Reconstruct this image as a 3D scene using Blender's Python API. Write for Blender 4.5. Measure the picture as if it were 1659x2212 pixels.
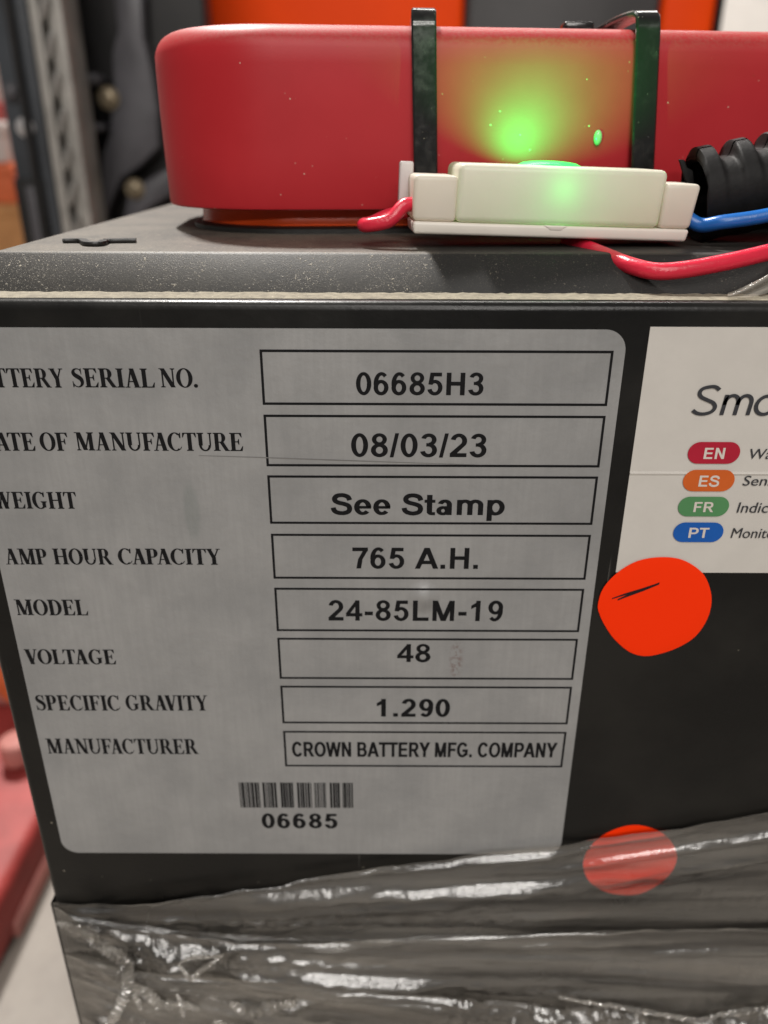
import bpy, bmesh, math, random
import numpy as np
from mathutils import Vector, Matrix

# ------------------------------------------------------------------ scene, camera, light
scene = bpy.context.scene
for o in list(bpy.data.objects):
    bpy.data.objects.remove(o)
COL = scene.collection

CAM_H = 620.0        # camera height over the floor, mm
CAM_D = 169.0        # camera distance to the front of the battery case, mm
PITCH = math.radians(24.6)
ROLL = math.radians(0.21)
FPX = 1726.0         # focal length in pixels of a 1659 px wide picture

cam_data = bpy.data.cameras.new('camera')
cam_data.sensor_fit = 'HORIZONTAL'
cam_data.sensor_width = 36.0
cam_data.lens = FPX / 1659.0 * 36.0
cam_data.clip_start = 0.01
cam_data.clip_end = 60.0
cam_data.dof.use_dof = True
cam_data.dof.focus_distance = 0.177
cam_data.dof.aperture_fstop = 15.0
cam = bpy.data.objects.new('camera', cam_data)
COL.objects.link(cam)
cam.matrix_world = (Matrix.Translation((0, -CAM_D / 1000, CAM_H / 1000))
                    @ Matrix.Rotation(math.pi / 2 - PITCH, 4, 'X')
                    @ Matrix.Rotation(ROLL, 4, 'Z'))
scene.camera = cam

world = bpy.data.worlds.new('World')
scene.world = world
world.use_nodes = True
bgn = world.node_tree.nodes['Background']
bgn.inputs['Color'].default_value = (1.0, 0.96, 0.92, 1)
bgn.inputs['Strength'].default_value = 0.17

def area_lamp(name, loc, target, sx, sy, power, color):
    l = bpy.data.lights.new(name, 'AREA')
    l.shape = 'RECTANGLE'; l.size = sx; l.size_y = sy
    l.energy = power; l.color = color
    o = bpy.data.objects.new(name, l)
    COL.objects.link(o)
    o.location = loc
    d = Vector(target) - Vector(loc)
    o.rotation_euler = d.to_track_quat('-Z', 'Y').to_euler()
    return o

WARM = (1.0, 0.96, 0.91)
# high ceiling lamp behind the battery: throws the sensor's shadow down over the lid edge
area_lamp('ceiling_lamp_rear', (-1.0, 2.2, 3.9), (0, 0, 0.6), 0.30, 0.30, 300, WARM)
# unseen lamps added over the aisle: front fill and film highlights
area_lamp('fill_lamp_aisle', (-0.5, -1.7, 3.3), (0, 0, 0.5), 1.2, 0.3, 20, WARM)
area_lamp('fill_lamp_aisle_second', (0.3, -3.4, 4.2), (0, 0, 0.5), 2.4, 0.30, 60, WARM)
area_lamp('fill_lamp_aisle_third', (0.6, -5.6, 4.2), (0, 0, 0.5), 2.4, 0.30, 90, WARM)
area_lamp('fill_lamp_aisle_far', (0.2, -9.0, 4.2), (0, 0, 0.5), 2.8, 0.40, 150, WARM)
area_lamp('fill_lamp_bay', (0.8, 3.2, 4.0), (0.4, 4.0, 0.4), 2.2, 0.4, 90, WARM)  # unseen lamp added to brighten the machinery and wall behind

scene.view_settings.view_transform = 'Standard'
scene.view_settings.look = 'None'
scene.view_settings.gamma = 1.0
scene.view_settings.exposure = 0.0
scene.view_settings.use_curve_mapping = False
scene.render.engine = 'CYCLES'
scene.cycles.use_denoising = True
scene.cycles.transparent_max_bounces = 24
scene.cycles.max_bounces = 10
scene.cycles.caustics_reflective = False
scene.cycles.caustics_refractive = False
scene.cycles.sample_clamp_indirect = 6.0

# ------------------------------------------------------------------ coordinates
# all builders work in mm with the camera's spot as origin: x right, y away, z up
CP, SP = math.cos(PITCH), math.sin(PITCH)
CR, SR = math.cos(ROLL), math.sin(ROLL)

def ray(u, v):
    du, dv = u - 829.5, v - 1106.0
    du, dv = du * CR + dv * SR, -du * SR + dv * CR
    return du, FPX * CP - dv * SP, -FPX * SP - dv * CP

def at(u, v, y):
    rx, ry, rz = ray(u, v)
    return (rx / ry * y, y, rz / ry * y)

def atz(u, v, z):
    rx, ry, rz = ray(u, v)
    return (rx / rz * z, ry / rz * z, z)

def W(p):
    return Vector((p[0] / 1000.0, (p[1] - CAM_D) / 1000.0, (p[2] + CAM_H) / 1000.0))

def face(u, v):
    p = at(u, v, CAM_D)
    return p[0], p[2]

# ------------------------------------------------------------------ objects
def thing(name, label, cat, base, group=None):
    o = bpy.data.objects.new(name, None)
    COL.objects.link(o)
    o.empty_display_size = 0.01
    o.location = W(base)
    o['label'] = label; o['category'] = cat
    if group: o['group'] = group
    return o

def obj(name, verts, faces, mat, parent=None, smooth=False, label=None):
    """verts in mm, camera based"""
    me = bpy.data.meshes.new(name)
    base = Vector((0, 0, 0))
    p = parent
    while p is not None:
        base += p.location; p = p.parent
    me.from_pydata([W(v) - base for v in verts], [], faces)
    me.update()
    if smooth:
        me.polygons.foreach_set('use_smooth', [True] * len(me.polygons))
    o = bpy.data.objects.new(name, me)
    COL.objects.link(o)
    if parent is not None: o.parent = parent
    if mat is not None: me.materials.append(mat)
    if label: o['label'] = label
    return o

def tag(o, label, cat, group=None):
    o['label'] = label; o['category'] = cat
    if group: o['group'] = group
    return o

def fix_normals(o):
    bm = bmesh.new(); bm.from_mesh(o.data)
    bmesh.ops.recalc_face_normals(bm, faces=bm.faces)
    bm.to_mesh(o.data); bm.free()

def bevel_obj(o, w, seg=3, angle=30):
    bm = bmesh.new(); bm.from_mesh(o.data)
    bmesh.ops.recalc_face_normals(bm, faces=bm.faces)
    es = [e for e in bm.edges if len(e.link_faces) == 2 and e.calc_face_angle(0) > math.radians(angle)]
    bmesh.ops.bevel(bm, geom=es, offset=w / 1000.0, segments=seg, profile=0.5, affect='EDGES', clamp_overlap=True)
    for f in bm.faces: f.smooth = True
    bm.to_mesh(o.data); bm.free()
    return o

def auto_smooth(o, deg=35):
    me = o.data
    bm = bmesh.new(); bm.from_mesh(me)
    for f in bm.faces: f.smooth = True
    for e in bm.edges:
        if len(e.link_faces) == 2 and e.calc_face_angle(0) > math.radians(deg):
            e.smooth = False
    bm.to_mesh(me); bm.free()

def box_vf(x0, x1, y0, y1, z0, z1):
    v = [(x0, y0, z0), (x1, y0, z0), (x1, y1, z0), (x0, y1, z0), (x0, y0, z1), (x1, y0, z1), (x1, y1, z1), (x0, y1, z1)]
    f = [(0, 3, 2, 1), (4, 5, 6, 7), (0, 1, 5, 4), (1, 2, 6, 5), (2, 3, 7, 6), (3, 0, 4, 7)]
    return v, f

def box(name, x0, x1, y0, y1, z0, z1, mat, parent=None, bev=0.0, seg=3, xf=None, label=None):
    v, f = box_vf(x0, x1, y0, y1, z0, z1)
    if xf: v = [xf(p) for p in v]
    o = obj(name, v, f, mat, parent, label=label)
    if bev: bevel_obj(o, bev, seg)
    return o

def extrude_poly(name, pts2, y0, y1, mat, parent=None, bev=0.0, label=None):
    """outline in (x,z), extruded from y0 (front) to y1"""
    n = len(pts2)
    v = [(p[0], y0, p[1]) for p in pts2] + [(p[0], y1, p[1]) for p in pts2]
    f = [tuple(range(n)), tuple(range(2 * n - 1, n - 1, -1))]
    f += [(i, i + n, (i + 1) % n + n, (i + 1) % n) for i in range(n)]
    o = obj(name, v, f, mat, parent, label=label)
    fix_normals(o)
    if bev: bevel_obj(o, bev, 2)
    return o

def catmull(pts, n, closed=False):
    P = [np.array(p, float) for p in pts]
    out = []
    m = len(P)
    segs = m if closed else m - 1
    for i in range(segs):
        p0 = P[(i - 1) % m] if closed or i > 0 else 2 * P[0] - P[1]
        p1, p2 = P[i], P[(i + 1) % m]
        p3 = P[(i + 2) % m] if closed or i + 2 < m else 2 * P[-1] - P[-2]
        for k in range(n):
            t = k / n
            out.append(0.5 * ((2 * p1) + (-p0 + p2) * t + (2 * p0 - 5 * p1 + 4 * p2 - p3) * t * t + (-p0 + 3 * p1 - 3 * p2 + p3) * t ** 3))
    if not closed: out.append(P[-1])
    return out

def frames(path):
    path = [np.array(p, float) for p in path]
    fr = []
    up = None
    for i, p in enumerate(path):
        t = path[min(i + 1, len(path) - 1)] - path[max(i - 1, 0)]
        t /= np.linalg.norm(t) + 1e-9
        if up is None:
            up = np.array([0, 0, 1.0]) if abs(t[2]) < 0.9 else np.array([0, 1.0, 0])
        s = np.cross(t, up); s /= np.linalg.norm(s) + 1e-9
        up = np.cross(s, t); up /= np.linalg.norm(up) + 1e-9
        fr.append((p, s, up, t))
    return fr

def tube_vf(path, radius, seg=14):
    fr = frames(path)
    v, f = [], []
    for i, (p, s, u, t) in enumerate(fr):
        r = radius(i / (len(fr) - 1)) if callable(radius) else radius
        for k in range(seg):
            a = 2 * math.pi * k / seg
            v.append(tuple(p + (s * math.cos(a) + u * math.sin(a)) * r))
    for i in range(len(fr) - 1):
        for k in range(seg):
            a, b = i * seg + k, i * seg + (k + 1) % seg
            f.append((a, b, b + seg, a + seg))
    f.append(tuple(range(seg - 1, -1, -1)))
    f.append(tuple(range((len(fr) - 1) * seg, len(fr) * seg)))
    return v, f

def disc_vf(c, r, n, depth, axis='y', rings=1):
    v, f = [], []
    for j, dd in enumerate((0, depth)):
        for k in range(n):
            a = 2 * math.pi * k / n
            if axis == 'y': v.append((c[0] + r * math.cos(a), c[1] + dd, c[2] + r * math.sin(a)))
            else: v.append((c[0] + r * math.cos(a), c[1] + r * math.sin(a), c[2] + dd))
    f = [tuple(range(n)), tuple(range(2 * n - 1, n - 1, -1))]
    f += [(k, k + n, (k + 1) % n + n, (k + 1) % n) for k in range(n)]
    return v, f

# ------------------------------------------------------------------ materials
class NT:
    def __init__(s, name):
        s.m = bpy.data.materials.new(name); s.m.use_nodes = True
        s.t = s.m.node_tree
        s.b = s.t.nodes['Principled BSDF']; s.out = s.t.nodes['Material Output']
        s.geo = None
    def n(s, typ, **kw):
        x = s.t.nodes.new(typ)
        for k, v in kw.items():
            if hasattr(x, k): setattr(x, k, v)
        return x
    def l(s, a, b): s.t.links.new(a, b)
    def pos(s):
        if s.geo is None: s.geo = s.n('ShaderNodeNewGeometry')
        return s.geo.outputs['Position']
    def mapping(s, scale=(1, 1, 1), loc=(0, 0, 0), rot=(0, 0, 0)):
        m = s.n('ShaderNodeMapping')
        m.inputs['Scale'].default_value = scale; m.inputs['Location'].default_value = loc; m.inputs['Rotation'].default_value = rot
        s.l(s.pos(), m.inputs['Vector']); return m.outputs[0]
    def noise(s, scale, detail=3, rough=0.55, vec=None):
        n = s.n('ShaderNodeTexNoise')
        n.inputs['Scale'].default_value = scale; n.inputs['Detail'].default_value = detail; n.inputs['Roughness'].default_value = rough
        s.l(vec if vec is not None else s.pos(), n.inputs['Vector']); return n.outputs['Fac']
    def voro(s, scale, vec=None):
        n = s.n('ShaderNodeTexVoronoi'); n.inputs['Scale'].default_value = scale
        s.l(vec if vec is not None else s.pos(), n.inputs['Vector']); return n.outputs['Distance']
    def ramp(s, fac, a, b, ca=0.0, cb=1.0):
        n = s.n('ShaderNodeMapRange'); n.inputs[1].default_value = a; n.inputs[2].default_value = b
        n.inputs[3].default_value = ca; n.inputs[4].default_value = cb
        n.interpolation_type = 'SMOOTHSTEP'
        s.l(fac, n.inputs[0]); return n.outputs[0]
    def mix(s, fac, a, b):
        n = s.n('ShaderNodeMix'); n.data_type = 'RGBA'
        if isinstance(fac, float): n.inputs[0].default_value = fac
        else: s.l(fac, n.inputs[0])
        for i, c in ((6, a), (7, b)):
            if isinstance(c, tuple): n.inputs[i].default_value = (*c, 1) if len(c) == 3 else c
            else: s.l(c, n.inputs[i])
        return n.outputs[2]
    def math(s, op, a, b=0.0):
        n = s.n('ShaderNodeMath'); n.operation = op
        for i, c in ((0, a), (1, b)):
            if isinstance(c, (int, float)): n.inputs[i].default_value = c
            else: s.l(c, n.inputs[i])
        return n.outputs[0]
    def bump(s, h, dist, strength=1.0):
        n = s.n('ShaderNodeBump'); n.inputs['Distance'].default_value = dist; n.inputs['Strength'].default_value = strength
        s.l(h, n.inputs['Height']); s.l(n.outputs[0], s.b.inputs['Normal']); return n.outputs[0]
    def set(s, **kw):
        for k, v in kw.items():
            i = s.b.inputs[k]
            if isinstance(v, (int, float)): i.default_value = v
            elif isinstance(v, tuple): i.default_value = (*v, 1) if len(v) == 3 else v
            else: s.l(v, i)

def M_simple(name, col, rough=0.5, spec=0.5, metal=0.0, var=0.12, nscale=60, bump=0.0, bscale=600):
    k = NT(name)
    nz = k.noise(nscale, 4)
    f = k.ramp(nz, 0.3, 0.7)
    k.set(**{'Base Color': k.mix(f, tuple(c * (1 - var) for c in col), tuple(min(1, c * (1 + var)) for c in col)),
             'Roughness': rough, 'Metallic': metal, 'Specular IOR Level': spec})
    if bump: k.bump(k.noise(bscale, 4), bump)
    return k.m

# painted steel of the case: smooth black enamel, faint orange peel, thin dust film
k = NT('black_enamel')
d1 = k.noise(25, 5); sp = k.ramp(k.voro(260), 0.10, 0.04)
dirt = k.math('MULTIPLY', k.ramp(d1, 0.42, 0.72), 0.25)
c = k.mix(dirt, (0.006, 0.0058, 0.0055), (0.035, 0.032, 0.027))
c = k.mix(k.math('MULTIPLY', sp, k.ramp(k.noise(90, 2), 0.58, 0.66)), c, (0.22, 0.2, 0.16))
scr = k.math('MULTIPLY', k.ramp(k.noise(1.0, 2, 0.5, k.mapping((900, 900, 18), rot=(0, math.radians(24), 0))), 0.69, 0.73), k.ramp(k.noise(16, 2), 0.5, 0.62))
c = k.mix(k.math('MULTIPLY', scr, 0.6), c, (0.09, 0.085, 0.078))
k.set(**{'Base Color': c, 'Roughness': k.ramp(d1, 0.3, 0.75, 0.24, 0.42), 'Specular IOR Level': 0.27})
k.bump(k.noise(700, 3), 0.00005)
BLACK_ENAMEL = k.m

# lid: black moulded plastic grey with dust; pale grit lies on it
def lid_material(name, dust_lo, dust_hi, base, dustcol):
    k = NT(name)
    d = k.noise(45, 6, 0.65); fine = k.noise(900, 3, 0.7)
    amt = k.ramp(k.math('ADD', k.math('MULTIPLY', d, 0.6), k.math('MULTIPLY', fine, 0.4)), 0.30, 0.68, dust_lo, dust_hi)
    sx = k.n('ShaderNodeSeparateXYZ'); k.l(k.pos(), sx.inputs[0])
    # sensor's shadow painted in: dust thinned right of the sensor's left end
    sensor_shade = k.ramp(sx.outputs[0], 0.006, 0.014, 1.0, 0.25)
    amt = k.math('MULTIPLY', amt, sensor_shade)
    c = k.mix(amt, base, dustcol)
    g1 = k.ramp(k.noise(1500, 2, 0.6, k.mapping((1, 1, 0.55))), 0.64, 0.72)
    g2 = k.math('MULTIPLY', k.ramp(k.noise(3600, 1), 0.60, 0.72), 0.45)
    grit = k.math('MULTIPLY', k.math('MAXIMUM', g1, g2), k.ramp(k.noise(110, 3), 0.30, 0.65, 0.15, 1.0))
    grit = k.math('MULTIPLY', grit, sensor_shade)
    c = k.mix(grit, c, (0.36, 0.32, 0.25))
    k.set(**{'Base Color': c, 'Roughness': 0.52, 'Specular IOR Level': 0.30})
    k.bump(k.math('ADD', k.math('MULTIPLY', k.noise(2600, 2), 0.5), grit), 0.00007)
    return k.m
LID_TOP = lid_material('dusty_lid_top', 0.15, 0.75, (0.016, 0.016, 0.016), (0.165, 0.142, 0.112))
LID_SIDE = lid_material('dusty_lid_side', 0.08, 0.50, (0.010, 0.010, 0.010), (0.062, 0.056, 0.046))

k = NT('dust_covered_lip')
d = k.noise(500, 5, 0.7)
c = k.mix(k.ramp(d, 0.3, 0.7), (0.15, 0.13, 0.095), (0.27, 0.24, 0.175))
c = k.mix(k.ramp(k.voro(900), 0.16, 0.06), c, (0.5, 0.45, 0.36))
k.set(**{'Base Color': c, 'Roughness': 0.8})
k.bump(d, 0.00025)
LIP_DUST = k.m

k = NT('red_rubber')
n1 = k.noise(30, 4); n2 = k.noise(1400, 2)
c = k.mix(k.ramp(n1, 0.3, 0.7), (0.42, 0.016, 0.022), (0.47, 0.022, 0.029))
grit = k.math('MULTIPLY', k.ramp(k.voro(420), 0.12, 0.05), k.ramp(k.noise(140, 2), 0.56, 0.64))
sx = k.n('ShaderNodeSeparateXYZ'); k.l(k.geo.outputs['Normal'], sx.inputs[0])
c = k.mix(k.math('MULTIPLY', k.ramp(sx.outputs[2], 0.15, 0.9), k.ramp(n2, 0.3, 0.7, 0.1, 0.5)), c, (0.34, 0.14, 0.11))
c = k.mix(grit, c, (0.6, 0.36, 0.28))
k.set(**{'Base Color': c, 'Roughness': 0.46, 'Specular IOR Level': 0.30, 'Sheen Weight': 0.0, 'Sheen Tint': (1.0, 0.5, 0.55, 1)})
k.bump(n2, 0.000012)
RED_RUBBER = k.m

RED_NECK = M_simple('orange_red_neck', (0.80, 0.09, 0.015), 0.25, 0.6, bump=0.00004)
BLACK_RUBBER = M_simple('black_rubber', (0.014, 0.013, 0.012), 0.4, 0.5, bump=0.0001, bscale=900)

k = NT('nylon_tie')
n = k.noise(260, 4, 0.7)
c = k.mix(k.ramp(n, 0.5, 0.8), (0.010, 0.010, 0.0095), (0.026, 0.024, 0.02))
grit = k.math('MULTIPLY', k.ramp(k.voro(900), 0.14, 0.06), k.ramp(k.noise(300, 2), 0.55, 0.63))
c = k.mix(grit, c, (0.4, 0.34, 0.24))
k.set(**{'Base Color': c, 'Roughness': k.ramp(n, 0.35, 0.7, 0.14, 0.26), 'Specular IOR Level': 0.6})
k.bump(grit, 0.00008)
NYLON = k.m

# translucent off-white ABS: lets the lamp inside shine through
k = NT('white_plastic')
tr = k.n('ShaderNodeBsdfTranslucent'); tr.inputs['Color'].default_value = (0.80, 0.74, 0.62, 1)
mx = k.n('ShaderNodeMixShader'); mx.inputs[0].default_value = 0.30
nz = k.noise(40, 3)
k.set(**{'Base Color': k.mix(k.ramp(nz, 0.3, 0.7), (0.80, 0.75, 0.65), (0.86, 0.81, 0.72)), 'Roughness': 0.36, 'Specular IOR Level': 0.45})
k.bump(k.noise(900, 2), 0.00003)
k.l(k.b.outputs[0], mx.inputs[1]); k.l(tr.outputs[0], mx.inputs[2]); k.l(mx.outputs[0], k.out.inputs['Surface'])
WHITE_ABS = k.m
WHITE_BASE = M_simple('white_base_plastic', (0.72, 0.67, 0.60), 0.4, 0.45, var=0.05)
GREY_WHITE = M_simple('pale_grey_plastic', (0.62, 0.58, 0.56), 0.4, 0.45, var=0.05)

k = NT('lit_green_lens')
k.set(**{'Base Color': (0.05, 0.6, 0.12), 'Roughness': 0.3, 'Emission Color': (0.0, 1.0, 0.10, 1), 'Emission Strength': 1.2})
GREEN_LENS = k.m

RED_WIRE = M_simple('red_wire_pvc', (0.66, 0.02, 0.05), 0.30, 0.5, var=0.08, bump=0.00012, bscale=1200)
BLUE_WIRE = M_simple('blue_wire_pvc', (0.012, 0.13, 0.46), 0.33, 0.5, var=0.08, bump=0.00006, bscale=900)
GREY_SLEEVE = M_simple('grey_sleeve', (0.08, 0.075, 0.07), 0.6, 0.4, bump=0.0002, bscale=1500)
LOOM = M_simple('black_loom', (0.006, 0.0055, 0.0055), 0.6, 0.22, var=0.3, nscale=300, bump=0.0001)

# brushed silver label stock with mottling, a smear and two scuffs
k = NT('silver_label')
br = k.noise(1.0, 4, 0.6, k.mapping((900, 900, 60)))
mot = k.noise(38, 6, 0.62)
c = k.mix(k.ramp(mot, 0.25, 0.75), (0.275, 0.277, 0.28), (0.375, 0.372, 0.37))
c = k.mix(k.math('MULTIPLY', k.ramp(br, 0.3, 0.7), 0.22), c, (0.245, 0.248, 0.245))
def blob(cx, cz, rx, rz, rot=0.0):
    m = k.mapping((1 / rx, 0.0, 1 / rz), (-(cx) / rx, 0, -(cz) / rz))
    ln = k.n('ShaderNodeVectorMath'); ln.operation = 'LENGTH'; k.l(m, ln.inputs[0])
    return ln.outputs['Value']
def fx(u, v):
    a = W(at(u, v, CAM_D)); return a.x, a.z
sxy = fx(415, 1105)
c = k.mix(k.math('MULTIPLY', k.ramp(blob(sxy[0], sxy[1], 0.0022, 0.0085), 1.1, 0.55), 0.30), c, (0.17, 0.20, 0.19))
sxy = fx(975, 1262)
c = k.mix(k.math('MULTIPLY', k.math('MULTIPLY', k.ramp(blob(sxy[0] + 0.002, fx(983, 1425)[1], 0.0018, 0.0060), 1.2, 0.4), k.ramp(k.noise(900, 3), 0.45, 0.6)), 0.6), c, (0.16, 0.09, 0.08))
bub = fx(915, 1290)
bubm = k.ramp(blob(bub[0], bub[1], 0.0048, 0.0050), 1.0, 0.0)
k.set(**{'Base Color': c, 'Roughness': k.ramp(mot, 0.3, 0.7, 0.36, 0.46), 'Metallic': 0.25, 'Specular IOR Level': 0.5})
h = k.math('ADD', k.math('MULTIPLY', br, 0.008), k.math('MULTIPLY', bubm, 1.0))
h = k.math('ADD', h, k.math('MULTIPLY', mot, 0.6))
k.bump(h, 0.0012)
SILVER = k.m
INK = M_simple('black_ink', (0.007, 0.007, 0.008), 0.55, 0.15, var=0.2, nscale=900)
INK_GREY = M_simple('dark_grey_ink', (0.035, 0.036, 0.042), 0.5, 0.4)
PAPER = M_simple('white_vinyl', (0.60, 0.57, 0.53), 0.45, 0.35, var=0.025, nscale=120, bump=0.00003)
PAPER_TXT = M_simple('white_print', (0.66, 0.60, 0.55), 0.5, 0.3, var=0.03)
PILL = {'EN': M_simple('crimson_print', (0.42, 0.012, 0.035), 0.45, 0.3, var=0.05),
        'ES': M_simple('orange_print', (0.60, 0.115, 0.018), 0.45, 0.3, var=0.05),
        'FR': M_simple('green_print', (0.085, 0.25, 0.10), 0.45, 0.3, var=0.05),
        'PT': M_simple('blue_print', (0.008, 0.10, 0.42), 0.45, 0.3, var=0.05)}
DOT = M_simple('fluorescent_orange_paper', (1.0, 0.035, 0.0), 0.6, 0.15, var=0.0)
PEN = M_simple('black_pen', (0.015, 0.006, 0.008), 0.5, 0.3)

# stretch film: clear, slightly milky, glossy
def film_material(name, milk, gloss, tint=(0.95, 0.93, 0.90), rough=0.23):
    k = NT(name)
    k.t.nodes.remove(k.b)
    tr = k.n('ShaderNodeBsdfTransparent'); tr.inputs['Color'].default_value = (*tint, 1)
    df = k.n('ShaderNodeBsdfDiffuse'); df.inputs['Color'].default_value = (0.72, 0.67, 0.60, 1)
    gl = k.n('ShaderNodeBsdfGlossy'); gl.inputs['Color'].default_value = (0.97, 0.97, 0.97, 1); gl.inputs['Roughness'].default_value = rough
    st = k.noise(1.0, 4, 0.55, k.mapping((9, 9, 150), rot=(0, math.radians(5), 0)))
    fi = k.noise(1.0, 4, 0.6, k.mapping((350, 350, 120)))
    m1 = k.ramp(st, 0.32, 0.70, milk * 0.15, milk * 2.2)
    m1 = k.math('ADD', m1, k.ramp(fi, 0.62, 0.85, 0.0, milk * 0.6))
    a = k.n('ShaderNodeMixShader'); k.l(m1, a.inputs[0]); k.l(tr.outputs[0], a.inputs[1]); k.l(df.outputs[0], a.inputs[2])
    fr = k.n('ShaderNodeFresnel'); fr.inputs['IOR'].default_value = 1.5
    g = k.math('ADD', k.math('MULTIPLY', fr.outputs[0], 1.6), gloss)
    b = k.n('ShaderNodeMixShader'); k.l(g, b.inputs[0]); k.l(a.outputs[0], b.inputs[1]); k.l(gl.outputs[0], b.inputs[2])
    bn = k.n('ShaderNodeBump'); bn.inputs['Distance'].default_value = 0.0004
    k.l(fi, bn.inputs['Height']); k.l(bn.outputs[0], gl.inputs['Normal'])
    k.l(b.outputs[0], k.out.inputs['Surface'])
    return k.m
FILM = film_material('stretch_film', 0.062, 0.06)
FILM_THICK = film_material('bunched_film', 0.22, 0.10, rough=0.10)

k = NT('concrete')
n1 = k.noise(5, 6); n2 = k.noise(60, 5)
c = k.mix(k.ramp(n1, 0.3, 0.7), (0.17, 0.15, 0.128), (0.235, 0.21, 0.18))
c = k.mix(k.math('MULTIPLY', k.ramp(n2, 0.45, 0.75), 0.4), c, (0.14, 0.12, 0.105))
k.set(**{'Base Color': c, 'Roughness': 0.6}); k.bump(n2, 0.001)
CONCRETE = k.m
WALL = M_simple('pale_wall', (0.75, 0.72, 0.68), 0.8, 0.3, nscale=3)
MAST_BLUE = M_simple('mast_paint', (0.038, 0.043, 0.050), 0.4, 0.5, var=0.25, nscale=12, bump=0.0005, bscale=200)
MAST_GREY = M_simple('plate_paint', (0.075, 0.072, 0.080), 0.45, 0.5, var=0.2, nscale=15)
MAST_BLACK = M_simple('black_steel', (0.010, 0.009, 0.009), 0.5, 0.4, var=0.3, nscale=15)
RAIL = M_simple('worn_rail_steel', (0.34, 0.325, 0.30), 0.42, 0.5, metal=0.35, var=0.2, nscale=18)
CHAIN = M_simple('chain_steel', (0.42, 0.41, 0.39), 0.30, 0.5, metal=0.6, var=0.2, nscale=40)
BOLT = M_simple('zinc_bolt', (0.26, 0.21, 0.14), 0.35, 0.5, metal=0.5, var=0.15, nscale=80)
BOLT_GREY = M_simple('steel_bolt', (0.62, 0.60, 0.60), 0.3, 0.5, metal=0.6, var=0.15, nscale=80)
TRUCK_ORANGE = M_simple('truck_orange', (0.97, 0.07, 0.003), 0.55, 0.12, var=0.06, nscale=6)
TRUCK_DARK = M_simple('truck_charcoal', (0.055, 0.052, 0.053), 0.5, 0.4, var=0.15, nscale=8)
WHITE_PAINT = M_simple('white_paint', (0.42, 0.40, 0.38), 0.45, 0.4, var=0.06)
PALLET_RED = M_simple('red_machine_paint', (0.24, 0.032, 0.028), 0.55, 0.3, var=0.25, nscale=14, bump=0.001, bscale=60)
PINK_SCUFF = M_simple('faded_red_paint', (0.36, 0.14, 0.12), 0.6, 0.3, var=0.2, nscale=18)
CARD = M_simple('brown_card', (0.42, 0.22, 0.09), 0.8, 0.2, var=0.15, nscale=15)
CRATE_ORANGE = M_simple('orange_crate_plastic', (0.5, 0.11, 0.035), 0.5, 0.4, var=0.1)

# ------------------------------------------------------------------ text
def text_mesh(s, bold=0.0, space=1.0, shear=0.0):
    cu = bpy.data.curves.new('txt', 'FONT')
    cu.body = s; cu.size = 1.0; cu.offset = bold; cu.space_character = space; cu.shear = shear
    cu.resolution_u = 4
    o = bpy.data.objects.new('txt', cu); COL.objects.link(o)
    dg = bpy.context.evaluated_depsgraph_get()
    me = bpy.data.meshes.new_from_object(o.evaluated_get(dg))
    v = [(p.co.x, p.co.y) for p in me.vertices]
    f = [tuple(p.vertices) for p in me.polygons]
    bpy.data.objects.remove(o); bpy.data.curves.remove(cu); bpy.data.meshes.remove(me)
    return v, f

def place_flat(name, v, f, x0, x1, z0, z1, y, mat, parent, src=None):
    xs = [p[0] for p in v]; ys = [p[1] for p in v]
    a0, a1 = (min(xs), max(xs)); b0, b1 = (min(ys), max(ys))
    if src: b0, b1 = src
    depth = {}
    if src:
        for j, q in enumerate(f):
            for i in q: depth[i] = 0.0008 * (j % 60)
    V = []
    for i, p in enumerate(v):
        V.append((x0 + (p[0] - a0) / (a1 - a0) * (x1 - x0), y - depth.get(i, 0.0), z0 + (p[1] - b0) / (b1 - b0) * (z1 - z0)))
    o = obj(name, V, f, mat, parent)
    bm = bmesh.new(); bm.from_mesh(o.data)
    bmesh.ops.recalc_face_normals(bm, faces=bm.faces)
    for fc in bm.faces:
        if fc.normal.y > 0: fc.normal_flip()
    bm.to_mesh(o.data); bm.free()
    return o

# hand-drawn bold serif capitals, cap height 1
ST, TH, SF, EX = 0.195, 0.072, 0.042, 0.068
def R(x0, y0, x1, y1): return [(x0, y0), (x1, y0), (x1, y1), (x0, y1)]
def stem(x, w=ST, y0=0.0, y1=1.0, bot=True, top=True):
    P = [R(x, y0, x + w, y1)]
    for on, y, d in ((bot, y0, 1), (top, y1, -1)):
        if on:
            P.append([(x - EX, y), (x + w + EX, y), (x + w + EX, y + d * SF), (x + w, y + d * (SF + 0.03)), (x, y + d * (SF + 0.03)), (x - EX, y + d * SF)])
    return P
def diag(xa, ya, xb, yb, w): return [(xa - w / 2, ya), (xa + w / 2, ya), (xb + w / 2, yb), (xb - w / 2, yb)]
def serif(cx, y, w, d): return [(cx - w / 2, y), (cx + w / 2, y), (cx + w / 2, y + d * SF), (cx - w / 2, y + d * SF)]
def arc(cx, cy, rx, ry, ax, ay, a0, a1, n=22):
    P = []
    for i in range(n):
        q = []
        for t, r in ((i, 1), (i + 1, 1), (i + 1, 0), (i, 0)):
            a = math.radians(a0 + (a1 - a0) * t / n)
            q.append((cx + (rx - (0 if r else ax)) * math.cos(a), cy + (ry - (0 if r else ay)) * math.sin(a)))
        P.append(q)
    return P
def bowl(x, y0, y1, w, th=ST * 0.98):
    cy, ry = (y0 + y1) / 2, (y1 - y0) / 2
    fl = w * 0.35
    return [R(x, y1 - 0.055, x + fl, y1), R(x, y0, x + fl, y0 + 0.055)] + arc(x + fl, cy, w - fl, ry, th, 0.055, -90, 90)
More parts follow.
